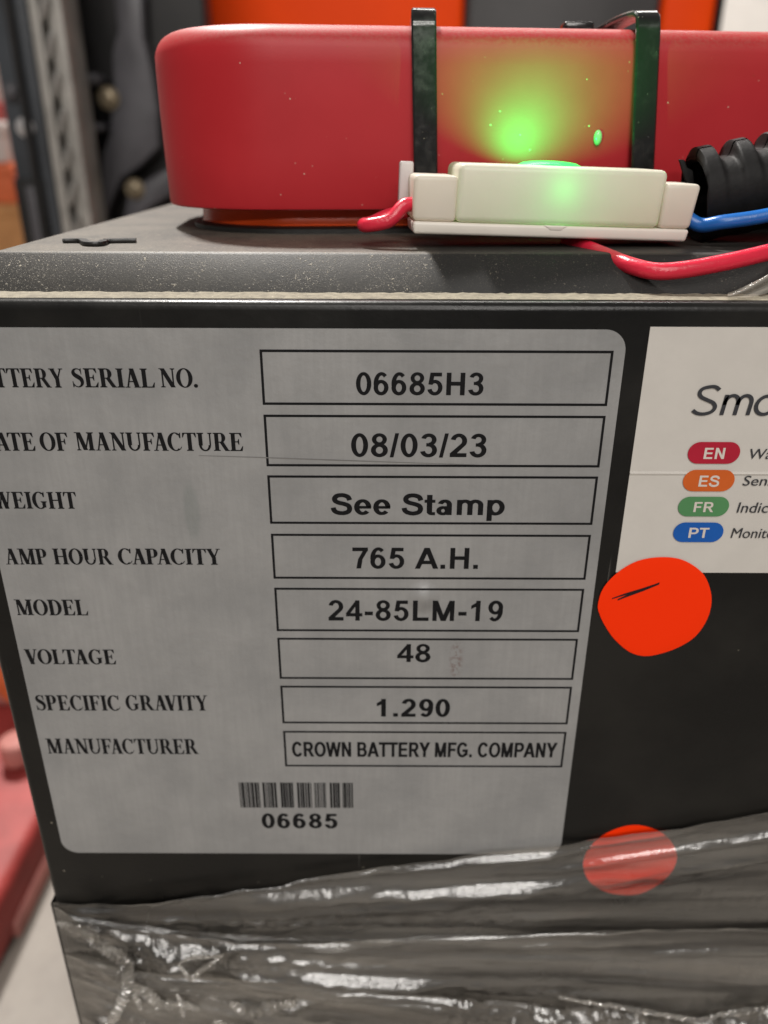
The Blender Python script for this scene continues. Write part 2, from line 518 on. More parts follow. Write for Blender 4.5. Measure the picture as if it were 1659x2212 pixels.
def beak(x, y, h, d, w=0.05): return [(x - w, y), (x, y), (x, y + d * h), (x - 0.022, y + d * h)]
def G(ch):
    if ch == 'I': return stem(EX), ST + 2 * EX
    if ch == 'L': return stem(EX) + [R(EX, 0, 0.60, 0.055), [(0.60, 0), (0.635, 0.27), (0.605, 0.27), (0.50, 0.05), (0.5, 0)]], 0.66
    if ch == 'T': return stem(0.25, top=False) + [R(0.02, 0.945, 0.665, 1.0), [(0.02, 1), (0.0, 0.74), (0.03, 0.74), (0.13, 0.95)], [(0.665, 1), (0.685, 0.74), (0.655, 0.74), (0.555, 0.95)]], 0.685
    if ch in 'EF':
        P = stem(EX) + [R(EX, 0.945, 0.58, 1.0), [(0.58, 1), (0.6, 0.75), (0.57, 0.75), (0.46, 0.95)], R(EX, 0.48, 0.42, 0.535), [(0.43, 0.35), (0.46, 0.35), (0.46, 0.67), (0.43, 0.67), (0.38, 0.535), (0.38, 0.48)]]
        if ch == 'E': P += [R(EX, 0, 0.60, 0.055), [(0.60, 0), (0.64, 0.27), (0.61, 0.27), (0.48, 0.05), (0.48, 0)]]; return P, 0.66
        return P, 0.62
    if ch == 'H': return stem(EX) + stem(0.54) + [R(EX, 0.47, 0.56, 0.535)], 0.81
    if ch == 'N': return stem(0.11, TH, top=False) + [diag(0.15, 1, 0.62, 0, 0.22)] + stem(0.60, TH, bot=False) + [serif(0.10, 1, 0.2, -1)], 0.76
    if ch == 'M': return stem(0.10, TH, top=False) + [diag(0.20, 1, 0.46, 0.02, 0.21), diag(0.72, 1, 0.46, 0.02, TH), serif(0.13, 1, 0.26, -1)] + stem(0.66, ST), 0.93
    if ch == 'U': return stem(EX, ST, 0.3, 1, bot=False) + stem(0.60, TH, 0.3, 1, bot=False) + arc(0.3735, 0.32, 0.2885, 0.335, 0.12, 0.075, 180, 360), 0.76
    if ch == 'V': return [diag(0.16, 1, 0.36, -0.015, 0.22), diag(0.60, 1, 0.36, -0.015, TH), serif(0.16, 1, 0.32, -1), serif(0.60, 1, 0.22, -1)], 0.71
    if ch == 'Y': return stem(0.275, ST, 0, 0.5, top=False) + [diag(0.15, 1, 0.367, 0.45, 0.20), diag(0.60, 1, 0.40, 0.45, TH), serif(0.15, 1, 0.30, -1), serif(0.60, 1, 0.22, -1)], 0.71
    if ch == 'W': return [diag(0.14, 1, 0.33, -0.015, 0.21), diag(0.52, 1, 0.33, -0.015, TH), diag(0.50, 1, 0.69, -0.015, 0.21), diag(0.90, 1, 0.69, -0.015, TH), serif(0.14, 1, 0.28, -1), serif(0.52, 1, 0.28, -1), serif(0.90, 1, 0.2, -1)], 1.01
    if ch == 'A': return [diag(0.12, 0, 0.34, 1, TH), diag(0.56, 0, 0.36, 1, 0.21), R(0.18, 0.29, 0.50, 0.345), serif(0.12, 0, 0.23, 1), serif(0.57, 0, 0.31, 1)], 0.725
    if ch == 'P': return stem(EX) + bowl(EX + ST * 0.9, 0.44, 1.0, 0.36), 0.64
    if ch == 'B': return stem(EX) + bowl(EX + ST * 0.9, 0.49, 1.0, 0.34) + bowl(EX + ST * 0.9, 0.0, 0.535, 0.39), 0.68
    if ch == 'R': return stem(EX) + bowl(EX + ST * 0.9, 0.46, 1.0, 0.36) + [diag(0.66, 0, 0.40, 0.5, 0.20), serif(0.68, 0, 0.22, 1)], 0.78
    if ch == 'D': return stem(EX) + [R(EX, 0, 0.34, 0.055), R(EX, 0.945, 0.34, 1)] + arc(0.32, 0.5, 0.385, 0.5, ST, 0.055, -90, 90, 26), 0.73
    if ch == 'O': return arc(0.385, 0.5, 0.385, 0.515, ST, 0.055, 0, 360, 40), 0.77
    if ch in 'CG':
        P = arc(0.385, 0.5, 0.385, 0.515, ST, 0.055, 52, 308, 34) + [[(0.60, 0.70), (0.655, 0.70), (0.665, 1.0), (0.635, 1.0), (0.56, 0.87)]]
        if ch == 'G': return P + stem(0.50, ST * 0.92, 0.08, 0.44, bot=False) , 0.79
        return P + [[(0.58, 0.09), (0.62, 0.08), (0.69, 0.22), (0.665, 0.24)]], 0.71
    if ch == 'S':
        cl = catmull([(.47, .80), (.41, .93), (.29, .975), (.16, .92), (.115, .79), (.16, .67), (.29, .565), (.42, .45), (.475, .30), (.43, .12), (.29, .025), (.15, .07), (.07, .20)], 4)
        wd = catmull([(x, 0) for x in (.04, .05, .055, .10, .16, .20, .225, .205, .165, .11, .055, .05, .04)], 4)
        P = []
        for i in range(len(cl) - 1):
            P += [stroke_quads([cl[i], cl[i + 1]], float(wd[i][0] + wd[i + 1][0]) / 2)[0]]
        for i in range(1, len(cl) - 1): P += arc(cl[i][0], cl[i][1], wd[i][0] / 2, wd[i][0] / 2, wd[i][0] / 2, wd[i][0] / 2, 0, 360, 8)
        P += [[(.455, .68), (.49, .68), (.49, 1.0), (.465, 1.0), (.43, .95)], [(.06, .32), (.028, .32), (.028, 0), (.055, 0), (.09, .05)]]
        return P, 0.56
    if ch == '.': return arc(0.10, 0.09, 0.10, 0.10, 0.10, 0.10, 0, 360, 14), 0.2
    return [], 0.3
# hand-drawn bold grotesque letters, cap height 1
def stroke_quads(path, w):
    P = [np.array(p, float) for p in path]
    e = []
    for i, p in enumerate(P):
        t = P[min(i + 1, len(P) - 1)] - P[max(i - 1, 0)]; t = t / (np.linalg.norm(t) + 1e-9)
        nn = np.array([-t[1], t[0]]) * w / 2
        e.append((tuple(p + nn), tuple(p - nn)))
    return [[e[i][0], e[i + 1][0], e[i + 1][1], e[i][1]] for i in range(len(P) - 1)]
def six():
    return arc(.365, .33, .325, .345, .195, .15, 0, 360, 30) + arc(.385, .5, .345, .515, .195, .15, 48, 200, 20)
def K(ch):
    if ch == '0': return arc(.385, .5, .335, .515, .195, .15, 0, 360, 34), .777
    if ch == '1': return [R(.33, 0, .525, 1), [(.37, 1.0), (.33, .90), (.12, .76), (.12, .59), (.34, .71)], [(.37, 1.0), (.525, 1.0), (.525, .7), (.34, .7)]], .777
    if ch == '2': return arc(.385, .695, .325, .32, .195, .15, -38, 168, 22) + [[(.642, .50), (.487, .59), (.05, .16), (.05, 0), (.32, .16)], R(.05, 0, .71, .17)], .777
    if ch == '3': return arc(.375, .745, .305, .27, .185, .145, -88, 165, 20) + arc(.375, .295, .335, .31, .195, .15, -168, 88, 22) + [R(.28, .46, .39, .60)], .777
    if ch == '4': return [R(.44, 0, .63, 1), R(.03, .21, .75, .37), [(.47, 1), (.03, .37), (.03, .30), (.22, .36), (.47, .74)]], .777
    if ch == '5': return [R(.17, .835, .67, 1), [(.17, 1), (.34, .87), (.28, .46), (.09, .48)]] + arc(.375, .335, .335, .35, .195, .15, -165, 138, 26), .777
    if ch == '6': return six(), .777
    if ch == '9': return [[(.77 - x, 1 - y) for x, y in p] for p in six()], .777
    if ch == '7': return [R(.06, .83, .72, 1), [(.72, .88), (.50, .84), (.30, .45), (.22, 0), (.42, 0), (.49, .45)]], .777
    if ch == '8': return arc(.385, .755, .295, .26, .175, .135, 0, 360, 28) + arc(.385, .285, .335, .30, .195, .15, 0, 360, 28), .777
    if ch == '/': return [diag(.09, -.02, .30, 1.02, .15)], .39
    if ch == '-': return [R(.06, .27, .42, .45)], .47
    if ch == '.': return [R(.09, 0, .29, .195)], .39
    if ch == 'H': return [R(.10, 0, .305, 1), R(.70, 0, .905, 1), R(.10, .43, .9, .60)], 1.008
    if ch == 'A': return [[(0, 0), (.22, 0), (.55, .84), (.39, 1)], [(1.0, 0), (.775, 0), (.45, .84), (.61, 1)], R(.22, .22, .78, .385), [(.39, 1), (.61, 1), (.5, .72)]], 1.0
    if ch == 'L': return [R(.10, 0, .305, 1), R(.10, 0, .80, .165)], .85
    if ch == 'M': return [R(.10, 0, .29, 1), R(.87, 0, 1.06, 1), diag(.215, 1, .58, 0, .22), diag(.945, 1, .58, 0, .22)], 1.163
    if ch == 'N': return [R(.10, 0, .295, 1), R(.705, 0, .90, 1), diag(.205, 1, .795, 0, .215)], 1.008
    if ch == 'S': return stroke_quads(catmull([(.80, .69), (.74, .83), (.60, .905), (.45, .925), (.27, .885), (.175, .765), (.215, .64), (.36, .565), (.56, .51), (.735, .43), (.795, .29), (.74, .15), (.60, .085), (.44, .07), (.24, .12), (.14, .22), (.115, .33)], 4), .185), .93
    if ch == 'e': return arc(.39, .36, .345, .375, .19, .145, -2, 318, 30) + [R(.15, .29, .725, .415)], .777
    if ch == 't': return [R(.12, .12, .315, .95), R(.02, .58, .44, .72)] + arc(.315, .175, .195, .185, .185, .14, 180, 280, 8) + [R(.30, -.01, .44, .135)], .465
    if ch == 'a': return arc(.30, .205, .265, .22, .175, .13, 0, 360, 24) + [R(.46, .0, .65, .5), R(.28, .30, .5, .42)] + arc(.37, .49, .28, .245, .19, .14, 0, 168, 16), .777
    if ch == 'm': return [R(.09, 0, .28, .72), R(.53, 0, .72, .48), R(.97, 0, 1.16, .48)] + arc(.405, .47, .315, .265, .19, .15, 0, 180, 16) + arc(.845, .47, .315, .265, .19, .15, 0, 180, 16), 1.24
    if ch == 'p': return [R(.09, -.28, .28, .72)] + arc(.44, .36, .355, .375, .19, .15, 0, 360, 28), .853
    if ch == 'C': return arc(.52, .5, .465, .515, .21, .16, 36, 324, 30), 1.0
    if ch == 'G': return arc(.53, .5, .48, .515, .21, .16, 36, 325, 30) + [R(.56, .36, .985, .53), R(.79, .12, .985, .53)], 1.087
    if ch == 'O': return arc(.545, .5, .49, .515, .21, .16, 0, 360, 34), 1.087
    if ch == 'R': return [R(.10, 0, .305, 1), R(.10, .835, .6, 1), R(.10, .40, .6, .56), [(.46, .43), (.66, .45), (.99, 0), (.745, 0)]] + arc(.58, .70, .315, .30, .205, .165, -90, 90, 18), 1.008
    if ch == 'B': return [R(.10, 0, .305, 1), R(.10, .84, .57, 1), R(.10, .44, .57, .585), R(.10, 0, .57, .16)] + arc(.55, .725, .305, .275, .2, .15, -90, 90, 16) + arc(.55, .295, .365, .295, .205, .155, -90, 90, 16), 1.0
    if ch == 'P': return [R(.10, 0, .305, 1), R(.10, .835, .58, 1), R(.10, .37, .58, .53)] + arc(.56, .685, .335, .315, .205, .165, -90, 90, 18), .93
    if ch == 'T': return [R(.03, .83, .83, 1), R(.33, 0, .535, 1)], .853
    if ch == 'E': return [R(.10, 0, .305, 1), R(.10, 0, .84, .165), R(.10, .43, .79, .59), R(.10, .835, .83, 1)], .93
    if ch == 'F': return [R(.10, 0, .305, 1), R(.10, .42, .72, .58), R(.10, .835, .79, 1)], .853
    if ch == 'Y': return [[(0, 1), (.235, 1), (.565, .46), (.365, .38)], [(.93, 1), (.695, 1), (.365, .46), (.565, .38)], R(.363, 0, .567, .45)], .93
    if ch == 'W': return [diag(.11, 1, .36, 0, .2), diag(.66, 1, .36, 0, .2), diag(.66, 1, .96, 0, .2), diag(1.21, 1, .96, 0, .2)], 1.318
    return [], .39
def sans_mesh(s, track=0.0, bold=0.0):
    polys, x = [], 0.0
    for ch in s:
        P, adv = K(ch)
        for p in P:
            polys.append([(q[0] + x, q[1]) for q in p])
            if bold: polys.append([(q[0] + x + bold, q[1]) for q in p])
        x += adv + track
    v, f = [], []
    for p in polys:
        f.append(tuple(range(len(v), len(v) + len(p)))); v += p
    return v, f
def serif_mesh(s, track=0.03):
    polys, x, prev = [], 0.0, ' '
    for ch in s:
        if ch == ' ':
            x += 0.24; continue
        P, adv = G(ch)
        x -= {'FA': .13, 'CA': .07, 'PA': .15, 'AC': .05, 'AV': .14, 'AP': .04, 'TA': .10, 'LT': .10, 'AT': .09, 'VI': .03, 'VO': .06, 'RY': .05, 'TY': .04, 'GR': .0}.get(prev + ch, 0.0)
        prev = ch
        for p in P: polys.append([(q[0] + x, q[1]) for q in p])
        x += adv + track
    v, f = [], []
    for p in polys:
        f.append(tuple(range(len(v), len(v) + len(p)))); v += p
    return v, f

# ------------------------------------------------------------------ the setting
fl = obj('floor', [(-6000, -4000, -620), (6000, -4000, -620), (6000, 8000, -620), (-6000, 8000, -620)], [(0, 1, 2, 3)], CONCRETE)
fl['kind'] = 'structure'
wl = box('wall', -6000, 6000, 4600, 4700, -620, 2600, WALL)
wl['kind'] = 'structure'

# ------------------------------------------------------------------ battery case
CX0, CX1 = -98.6, 330.0
FY = CAM_D                      # front face
LIPZ = -29.4
bat = thing('forklift_battery', 'black steel cased forklift battery with dusty lid standing on concrete floor', 'battery', (110, 360, -620))
case = box('steel_case', CX0, CX1, FY, 560, -620, LIPZ, BLACK_ENAMEL, bat, bev=1.9, seg=5)
# dust lying on the narrow lip of the case around the lid
lip_v = []
n = 160
rng = random.Random(5)
for i in range(n + 1):
    x = CX0 + 1 + (96.5 - CX0) * i / n
    ya = FY + 2.8 + rng.uniform(-0.08, 0.12)
    lip_v.append((x, ya, LIPZ + 0.12)); lip_v.append((x, FY + 4.5, LIPZ + 0.35 + rng.uniform(-0.08, 0.08))); lip_v.append((x, 178.6, LIPZ + 0.3 + rng.uniform(-0.1, 0.15)))
lip_f = []
for i in range(n):
    a = i * 3
    lip_f += [(a, a + 3, a + 4, a + 1), (a + 1, a + 4, a + 5, a + 2)]
dl = obj('dust_layer', lip_v, lip_f, LIP_DUST, bat, smooth=True, label='tan dust lying along the lip under the lid')
# lid with a sloped front and rounded upper edge
LX0, LX1, LY0, LY1, LZ = -90.5, 315.0, 178.4, 545.0, -21.7
lidv, lidf = box_vf(LX0, LX1, LY0, LY1, LIPZ - 0.5, LZ)
lidv = [(p[0] + (2.5 if p[0] == LX0 and p[2] == LZ else 0), p[1] + (9.6 if p[1] == LY0 and p[2] == LZ else 0), p[2]) for p in lidv]
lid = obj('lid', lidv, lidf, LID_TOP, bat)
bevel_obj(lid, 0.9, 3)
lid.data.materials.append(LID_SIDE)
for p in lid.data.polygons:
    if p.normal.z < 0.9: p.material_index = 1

# ------------------------------------------------------------------ red terminal cover
def rr_outline(x0, x1, y0, y1, r, n=12):
    pts = []
    for cx, cy, a0 in ((x1 - r, y0 + r, -90), (x1 - r, y1 - r, 0), (x0 + r, y1 - r, 90), (x0 + r, y0 + r, 180)):
        for i in range(n + 1):
            a = math.radians(a0 + 90 * i / n)
            pts.append((cx + r * math.cos(a), cy + r * math.sin(a)))
    return pts

def loft(name, x0, x1, y0, y1, r, prof, mat, parent, xf, label=None):
    """prof: list of (z, outset)"""
    V, F = [], []
    m = None
    for z, d in prof:
        o = rr_outline(x0 - d, x1 + d, y0 - d, y1 + d, max(1.0, r + d))
        m = len(o)
        V += [xf((p[0], p[1], z)) for p in o]
    for i in range(len(prof) - 1):
        for k in range(m):
            a, b = i * m + k, i * m + (k + 1) % m
            F.append((a, b, b + m, a + m))
    F.append(tuple(range(m - 1, -1, -1)))
    F.append(tuple(range((len(prof) - 1) * m, len(prof) * m)))
    o = obj(name, V, F, mat, parent, label=label)
    auto_smooth(o, 50)
    return o

CAPYAW = math.radians(5.2)
CS = 1.087
def capxf(p):
    x, y = p[0] + 20, p[1] - 206
    return (CS * (-20 + x * math.cos(CAPYAW) - y * math.sin(CAPYAW)), CS * (206 + x * math.sin(CAPYAW) + y * math.cos(CAPYAW)), CS * p[2])
cap = thing('terminal_cover', 'large red rubber terminal cover with rounded end on the dusty battery lid', 'terminal cover', (40, 240, LZ))
CX, CW = -55.5, 190.0
prof = [(-14.2, -0.8), (-14.0, -0.25), (-13.2, 0.0), (-2, 0.15), (8, 0.3), (17, 0.3)]
for i in range(1, 9):
    a = math.radians(90 * i / 8)
    prof.append((19.0 + 6.2 * math.sin(a), 0.3 - 6.2 * (1 - math.cos(a))))
prof.append((25.4, -14))
loft('cover_shell', CX, CW, 206, 290, 30, prof, RED_RUBBER, cap, capxf)
loft('neck', CX + 8, CW - 8, 212.5, 284, 26, [(-18.3, 0.4), (-17.9, 0.0), (-14.25, -0.3)], RED_NECK, cap, capxf, label='glossy orange red neck under the cover')
loft('base_flange', CX + 7.2, CW - 7, 211.5, 285, 27, [(-19.95, 1.6), (-18.9, 1.6), (-18.5, 0.8), (-18.25, -0.3)], BLACK_RUBBER, cap, capxf, label='black rubber flange at the foot')

# ------------------------------------------------------------------ sensor module
SROLL, SYAW = math.radians(1.75), math.radians(3.6)
SC = (38.5, 196.0, -12.0)
def sxf(p):
    """local (x along, y depth, z up) around the module's front centre"""
    x, y, z = p
    x2, z2 = x * math.cos(SROLL) + z * math.sin(SROLL), -x * math.sin(SROLL) + z * math.cos(SROLL)
    x3, y3 = x2 * math.cos(SYAW) - y * math.sin(SYAW), x2 * math.sin(SYAW) + y * math.cos(SYAW)
    return (SC[0] + x3, SC[1] + y3, SC[2] + z2)
sen = thing('level_sensor', 'white plastic sensor module with a lit green lamp strapped to red cover', 'sensor', (38.5, 202, -20))
def draft_box(name, x0, x1, y0, y1, z0, z1, mat, parent, bev, dl=0.0, dr=0.0, df=0.0, label=None):
    v = [(x0 + dl, y0 + df, z0), (x1 - dr, y0 + df, z0), (x1 - dr, y1, z0), (x0 + dl, y1, z0), (x0, y0, z1), (x1, y0, z1), (x1, y1, z1), (x0, y1, z1)]
    f = box_vf(0, 1, 0, 1, 0, 1)[1]
    o = obj(name, [sxf(p) for p in v], f, mat, parent, label=label)
    bevel_obj(o, bev, 3)
    return o
BZ = -4.6
body = draft_box('housing', -22.2, 26.2, 0.0, 20.0, BZ, 8.0, WHITE_ABS, sen, 1.5, 0.0, 0.5)
draft_box('end_tab', -32.2, -22.0, 0.7, 17.0, BZ, 5.3, WHITE_ABS, sen, 1.1, 0.1, 0.0)
draft_box('end_tab', 26.0, 34.6, 0.7, 15.0, BZ, 5.3, WHITE_ABS, sen, 1.1, 0.0, 1.0)
draft_box('base_plate', -32.0, 33.4, 0.35, 15.0, -7.4, BZ - 0.02, WHITE_BASE, sen, 0.7, 0.2, 0.5)
draft_box('mounting_flange', -34.4, -31.0, 14.5, 17.5, -2.6, 7.8, GREY_WHITE, sen, 0.6)
draft_box('mounting_flange', 26.0, 29.4, 14.5, 17.5, -2.6, 7.6, GREY_WHITE, sen, 0.6)
draft_box('snap_notch', -1.5, 4.2, 0.22, 1.5, -5.8, -4.6, WHITE_BASE, sen, 0.35, 1.6, 1.6)
# lens: shallow green dome on the housing's top
LC = (1.2, 12.0, 8.0)
lv, lf = [], []
RN = 36
for j in range(5):
    rr_ = 1 - j / 5.0
    for kq in range(RN):
        a = 2 * math.pi * kq / RN
        lv.append(sxf((LC[0] + 7.9 * rr_ * math.cos(a), LC[1] + 5.0 * rr_ * math.sin(a), LC[2] - 0.1 + 1.15 * (1 - rr_ ** 2) ** 0.5)))
for j in range(4):
    for kq in range(RN):
        a, b = j * RN + kq, j * RN + (kq + 1) % RN
        lf.append((a, b, b + RN, a + RN))
lf.append(tuple(range(4 * RN, 5 * RN)))
obj('lamp_lens', lv, lf, GREEN_LENS, sen, smooth=True, label='glowing green lens on top of the housing')
def lamp(name, kind, p, power, size, rot=None):
    l = bpy.data.lights.new(name, kind)
    l.energy = power; l.color = (0.0, 1.0, 0.13)
    if kind == 'AREA':
        l.shape = 'DISK'; l.size = size; l.spread = math.radians(125)
    else: l.shadow_soft_size = size
    o = bpy.data.objects.new(name, l); COL.objects.link(o)
    o.parent = sen; o.location = W(p) - sen.location
    if rot: o.rotation_euler = rot
    return o
# the lit diode itself: shines up out of the lens, and through the housing from inside
lamp('diode_beam', 'AREA', sxf((LC[0] + 0.6, LC[1] - 1.5, LC[2] + 1.7)), 0.085, 0.0034, (math.radians(180 - 36), 0, 0))
lamp('diode_glow', 'POINT', sxf((LC[0] + 1.0, 4.6, 3.2)), 0.0017, 0.0010)

# ------------------------------------------------------------------ cable ties
def ribbon(name, path, w, t, wdir, mat, parent=None, nsub=8):
    P = catmull(path, nsub)
    V, F = [], []
    for i, p in enumerate(P):
        tan = P[min(i + 1, len(P) - 1)] - P[max(i - 1, 0)]
        tan = tan / np.linalg.norm(tan)
        wd = np.array(wdir(i / (len(P) - 1)) if callable(wdir) else wdir, float)
        wd = wd - tan * np.dot(wd, tan); wd /= np.linalg.norm(wd)
        nn = np.cross(tan, wd)
        for a, b in ((-0.5, -0.22), (-0.43, -0.5), (0.43, -0.5), (0.5, -0.22), (0.5, 0.22), (0.43, 0.5), (-0.43, 0.5), (-0.5, 0.22)):
            V.append(tuple(p + wd * a * w + nn * b * t))
    m = 8
    for i in range(len(P) - 1):
        for kq in range(m):
            a, b = i * m + kq, i * m + (kq + 1) % m
            F.append((a, b, b + m, a + m))
    F.append(tuple(range(m))); F.append(tuple(range(len(P) * m - 1, (len(P) - 1) * m - 1, -1)))
    o = obj(name, V, F, mat, parent)
    fix_normals(o); auto_smooth(o, 40)
    return o
def wallY(x): return CS * 206 + (x + CS * 20) * math.tan(CAPYAW)
def tie(xb, xt, label, back_dx, lift, headpos=None):
    t = thing('cable_tie', label, 'cable tie', (xb, wallY(xb), -16), 'black nylon ties round the red cover')
    y = wallY(xb)
    lx = lambda z: xb + (xt - xb) * (z + 14) / 41.0
    path = [(lx(z), y - 3.4 + 2.0 * (z + 14) / 41.0, z) for z in (-14, -4, 6, 16, 25)]
    path += [(xt, y - 1.1, 27.6), (xt, y + 0.8, 29.6 + lift * .5), (xt + back_dx * .08, y + 4.5, 30.0 + lift), (xt + back_dx * .3, y + 16, 29.8 + lift * 1.0),
            (xt + back_dx * .6, y + 40, 29.0), (xt + back_dx, y + 80, 28.8), (xt + back_dx, y + 93, 25), (xt + back_dx, y + 95.5, 12), (xt + back_dx, y + 95, -10)]
    ribbon('strap', path, 6.1, 1.4, (1, 0.05, 0), NYLON, t)
    if headpos:
        hx, hy, hz = headpos
        box('locking_head', hx - 4.2, hx + 4.2, hy - 3.5, hy + 3.5, hz - 1.6, hz + 1.6, NYLON, t, bev=0.7)
    return t
tie(10.7, 9.2, 'glossy black cable tie on the red cover beside the short red wire loop', 1.0, 0.2)
tie(68.4, 65.2, 'black cable tie with its locking head on the red cover beside ribbed conduit', -8.0, 0.6, (54.0, wallY(60) + 31, 30.2))

# ------------------------------------------------------------------ wires and conduit
def wire(name, path, r, mat, label, cat, sub=10):
    v, f = tube_vf(catmull(path, sub), r, 14)
    o = obj(name, v, f, mat, None, smooth=True)
    fix_normals(o)
    return tag(o, label, cat)
lw = sxf((-32.0, 4.0, -0.2))
wire('red_wire', [sxf((-31.2, 4.5, -1.2)), sxf((-34.0, 3.6, -1.6)), (1.0, 196.2, -15.6), (-3.6, 197.0, -16.7), (-5.0, 199.6, -16.9), (-3.0, 202.4, -16.6), (0.6, 203.9, -15.2), (5, 204.2, -14.2)],
     1.62, RED_WIRE, 'short red wire looping out of the white sensor beside left cable tie', 'wire')
rl = at(1420, 580, 176.2)
wire('red_wire', [at(1225, 520, 208), at(1272, 538, 198.5), at(1318, 557, 190), at(1362, 574, 184), at(1415, 586, 180.6), at(1475, 583, 180.2), at(1560, 568, 181.5), at(1640, 550, 184.0), at(1720, 528, 188), (108, 194, -15.0), (125, 200, -12)],
     1.85, RED_WIRE, 'glossy red wire sagging over the lid edge below the ribbed conduit', 'wire')
bl = sxf((33.6, 4.5, -1.2))
wire('blue_wire', [sxf((32.5, 4.5, -1.4)), at(1512, 486, 201), at(1560, 480, 198.5), at(1620, 472, 198.0), at(1659, 465, 198.0), at(1720, 452, 198), (112, 200, -5.5), (135, 203, -3)],
     1.66, BLUE_WIRE, 'blue wire running from the white sensor past the black ribbed conduit', 'wire')

con = thing('split_conduit', 'black corrugated split conduit lying against the red cover and white sensor', 'conduit', (95, 206, LZ))
A0, A1 = np.array([76.5, 214.5, -11.2]), np.array([166.0, 211.5, 7.0])
PITCHC = 8.3
ax = (A1 - A0); L = np.linalg.norm(ax); ax /= L
s1 = np.cross(ax, (0, 0, 1.0)); s1 /= np.linalg.norm(s1); s2 = np.cross(s1, ax)
def ribprof(d):
    t = (d / PITCHC) % 1.0
    # flat crest, sloped flank, flat valley
    if t < 0.10: q = t / 0.10 * 0.5
    elif t < 0.18: q = 0.5 + (t - 0.10) / 0.08 * 0.5
    elif t < 0.54: q = 1.0
    elif t < 0.62: q = 1 - (t - 0.54) / 0.08 * 0.5
    elif t < 0.72: q = 0.5 - (t - 0.62) / 0.10 * 0.5
    else: q = 0.0
    q = q * q * (3 - 2 * q)
    return 8.0 + 3.4 * q
V, F = [], []
NS, SEG = 260, 40
for shell, dr in ((0, 0.0), (1, -0.7)):
    for i in range(NS + 1):
        d = 0.4 + (L - 0.4) * i / NS
        for kq in range(SEG + 1):
            a = math.radians(78 + 356 * kq / SEG)      # slit left open along the upper back
            amp_a = 0.05 + 0.95 * max(0.0, math.sin(a)) ** 3
            r = 11.2 - (11.4 - ribprof(d)) * amp_a + dr
            c = A0 + ax * (d + 2.2 * max(0, math.sin(a)) * (1 if i == 0 else 0)) + (s1 * math.cos(a) + s2 * math.sin(a)) * r
            V.append(tuple(c))
m = SEG + 1
off = (NS + 1) * m
for i in range(NS):
    for kq in range(SEG):
        a = i * m + kq
        F.append((a, a + 1, a + 1 + m, a + m))
        F.append((a + off, a + m + off, a + 1 + m + off, a + 1 + off))
for kq in range(SEG): F.append((kq, kq + off, kq + 1 + off, kq + 1))
o = obj('ribbed_tube', V, F, LOOM, con); fix_normals(o); auto_smooth(o, 40)
# torn flap of the slit that stands up at the cut end
fp = [at(1466, 344, 211), at(1478, 345, 211), at(1484, 362, 211), at(1496, 368, 211), at(1500, 402, 211), at(1490, 420, 211), at(1478, 385, 211)]
o = extrude_poly('torn_flap', [(p[0], p[2]) for p in fp], 210.6, 211.6, LOOM, con, bev=0.25, label='torn flap standing up at the conduit end')

# ------------------------------------------------------------------ small things on lid
cl = thing('wire_clip', 'thin bent black strip lying flat on the dusty lid corner', 'strip', atz(215, 522, LZ))
pts = [atz(137, 519.5, LZ + 0.55), atz(175, 519.5, LZ + 0.55), atz(183, 523, LZ + 0.55), atz(190, 526, LZ + 0.55), atz(210, 526.5, LZ + 0.55), atz(220, 525, LZ + 0.55), atz(230, 520.5, LZ + 0.55), atz(262, 519.5, LZ + 0.55), atz(294, 519, LZ + 0.55)]
ribbon('strip', pts, 2.1, 0.95, (0, 1, 0), BLACK_RUBBER, cl, 4)
sc = []
# clear plastic scrap draped over the lip at the right
k2 = NT('clear_scrap')
k2.set(**{'Base Color': (0.5, 0.46, 0.4), 'Roughness': 0.15, 'Alpha': 0.35, 'Specular IOR Level': 0.8})
CLEAR = k2.m
V, F = [], []
rng = random.Random(9)
NU, NV = 18, 8
for i in range(NU + 1):
    for j in range(NV + 1):
        s, t = i / NU, j / NV
        u = 1572 + 150 * s; vv = 640 - 55 * s ** 1.3 + (t - 0.5) * (14 + 46 * s)
        y = 172 + 8 * s + 1.0 * math.sin(t * 9 + s * 5)
        V.append(at(u, vv, y))
for i in range(NU):
    for j in range(NV):
        a = i * (NV + 1) + j
        F.append((a, a + 1, a + NV + 2, a + NV + 1))
o = obj('plastic_scrap', V, F, CLEAR, None, smooth=True)
tag(o, 'crinkled clear plastic scrap draped over the battery lip under the red wire', 'plastic scrap')
# bead added on the cover to show the lamp's glint
bp = at(1292, 297, wallY(47) - 0.1)
v, f = [], []
for j in range(7):
    for kq in range(14):
        a = 2 * math.pi * kq / 14; b = math.pi / 2 * j / 6
        v.append((bp[0] + 1.1 * math.cos(a) * math.cos(b), bp[1] + 0.15 - 0.75 * math.sin(b), bp[2] + 1.9 * math.sin(a) * math.cos(b)))
for j in range(6):
    for kq in range(14):
        a, b = j * 14 + kq, j * 14 + (kq + 1) % 14
        f.append((a, b, b + 14, a + 14))
BEAD = M_simple('pale_bead', (0.30, 0.26, 0.2), 0.2, 0.6)
o = obj('glint_bead', v, f, BEAD, None, smooth=True); fix_normals(o)
tag(o, 'tiny pale added glint bead on red cover lit green by the sensor lamp', 'bead')

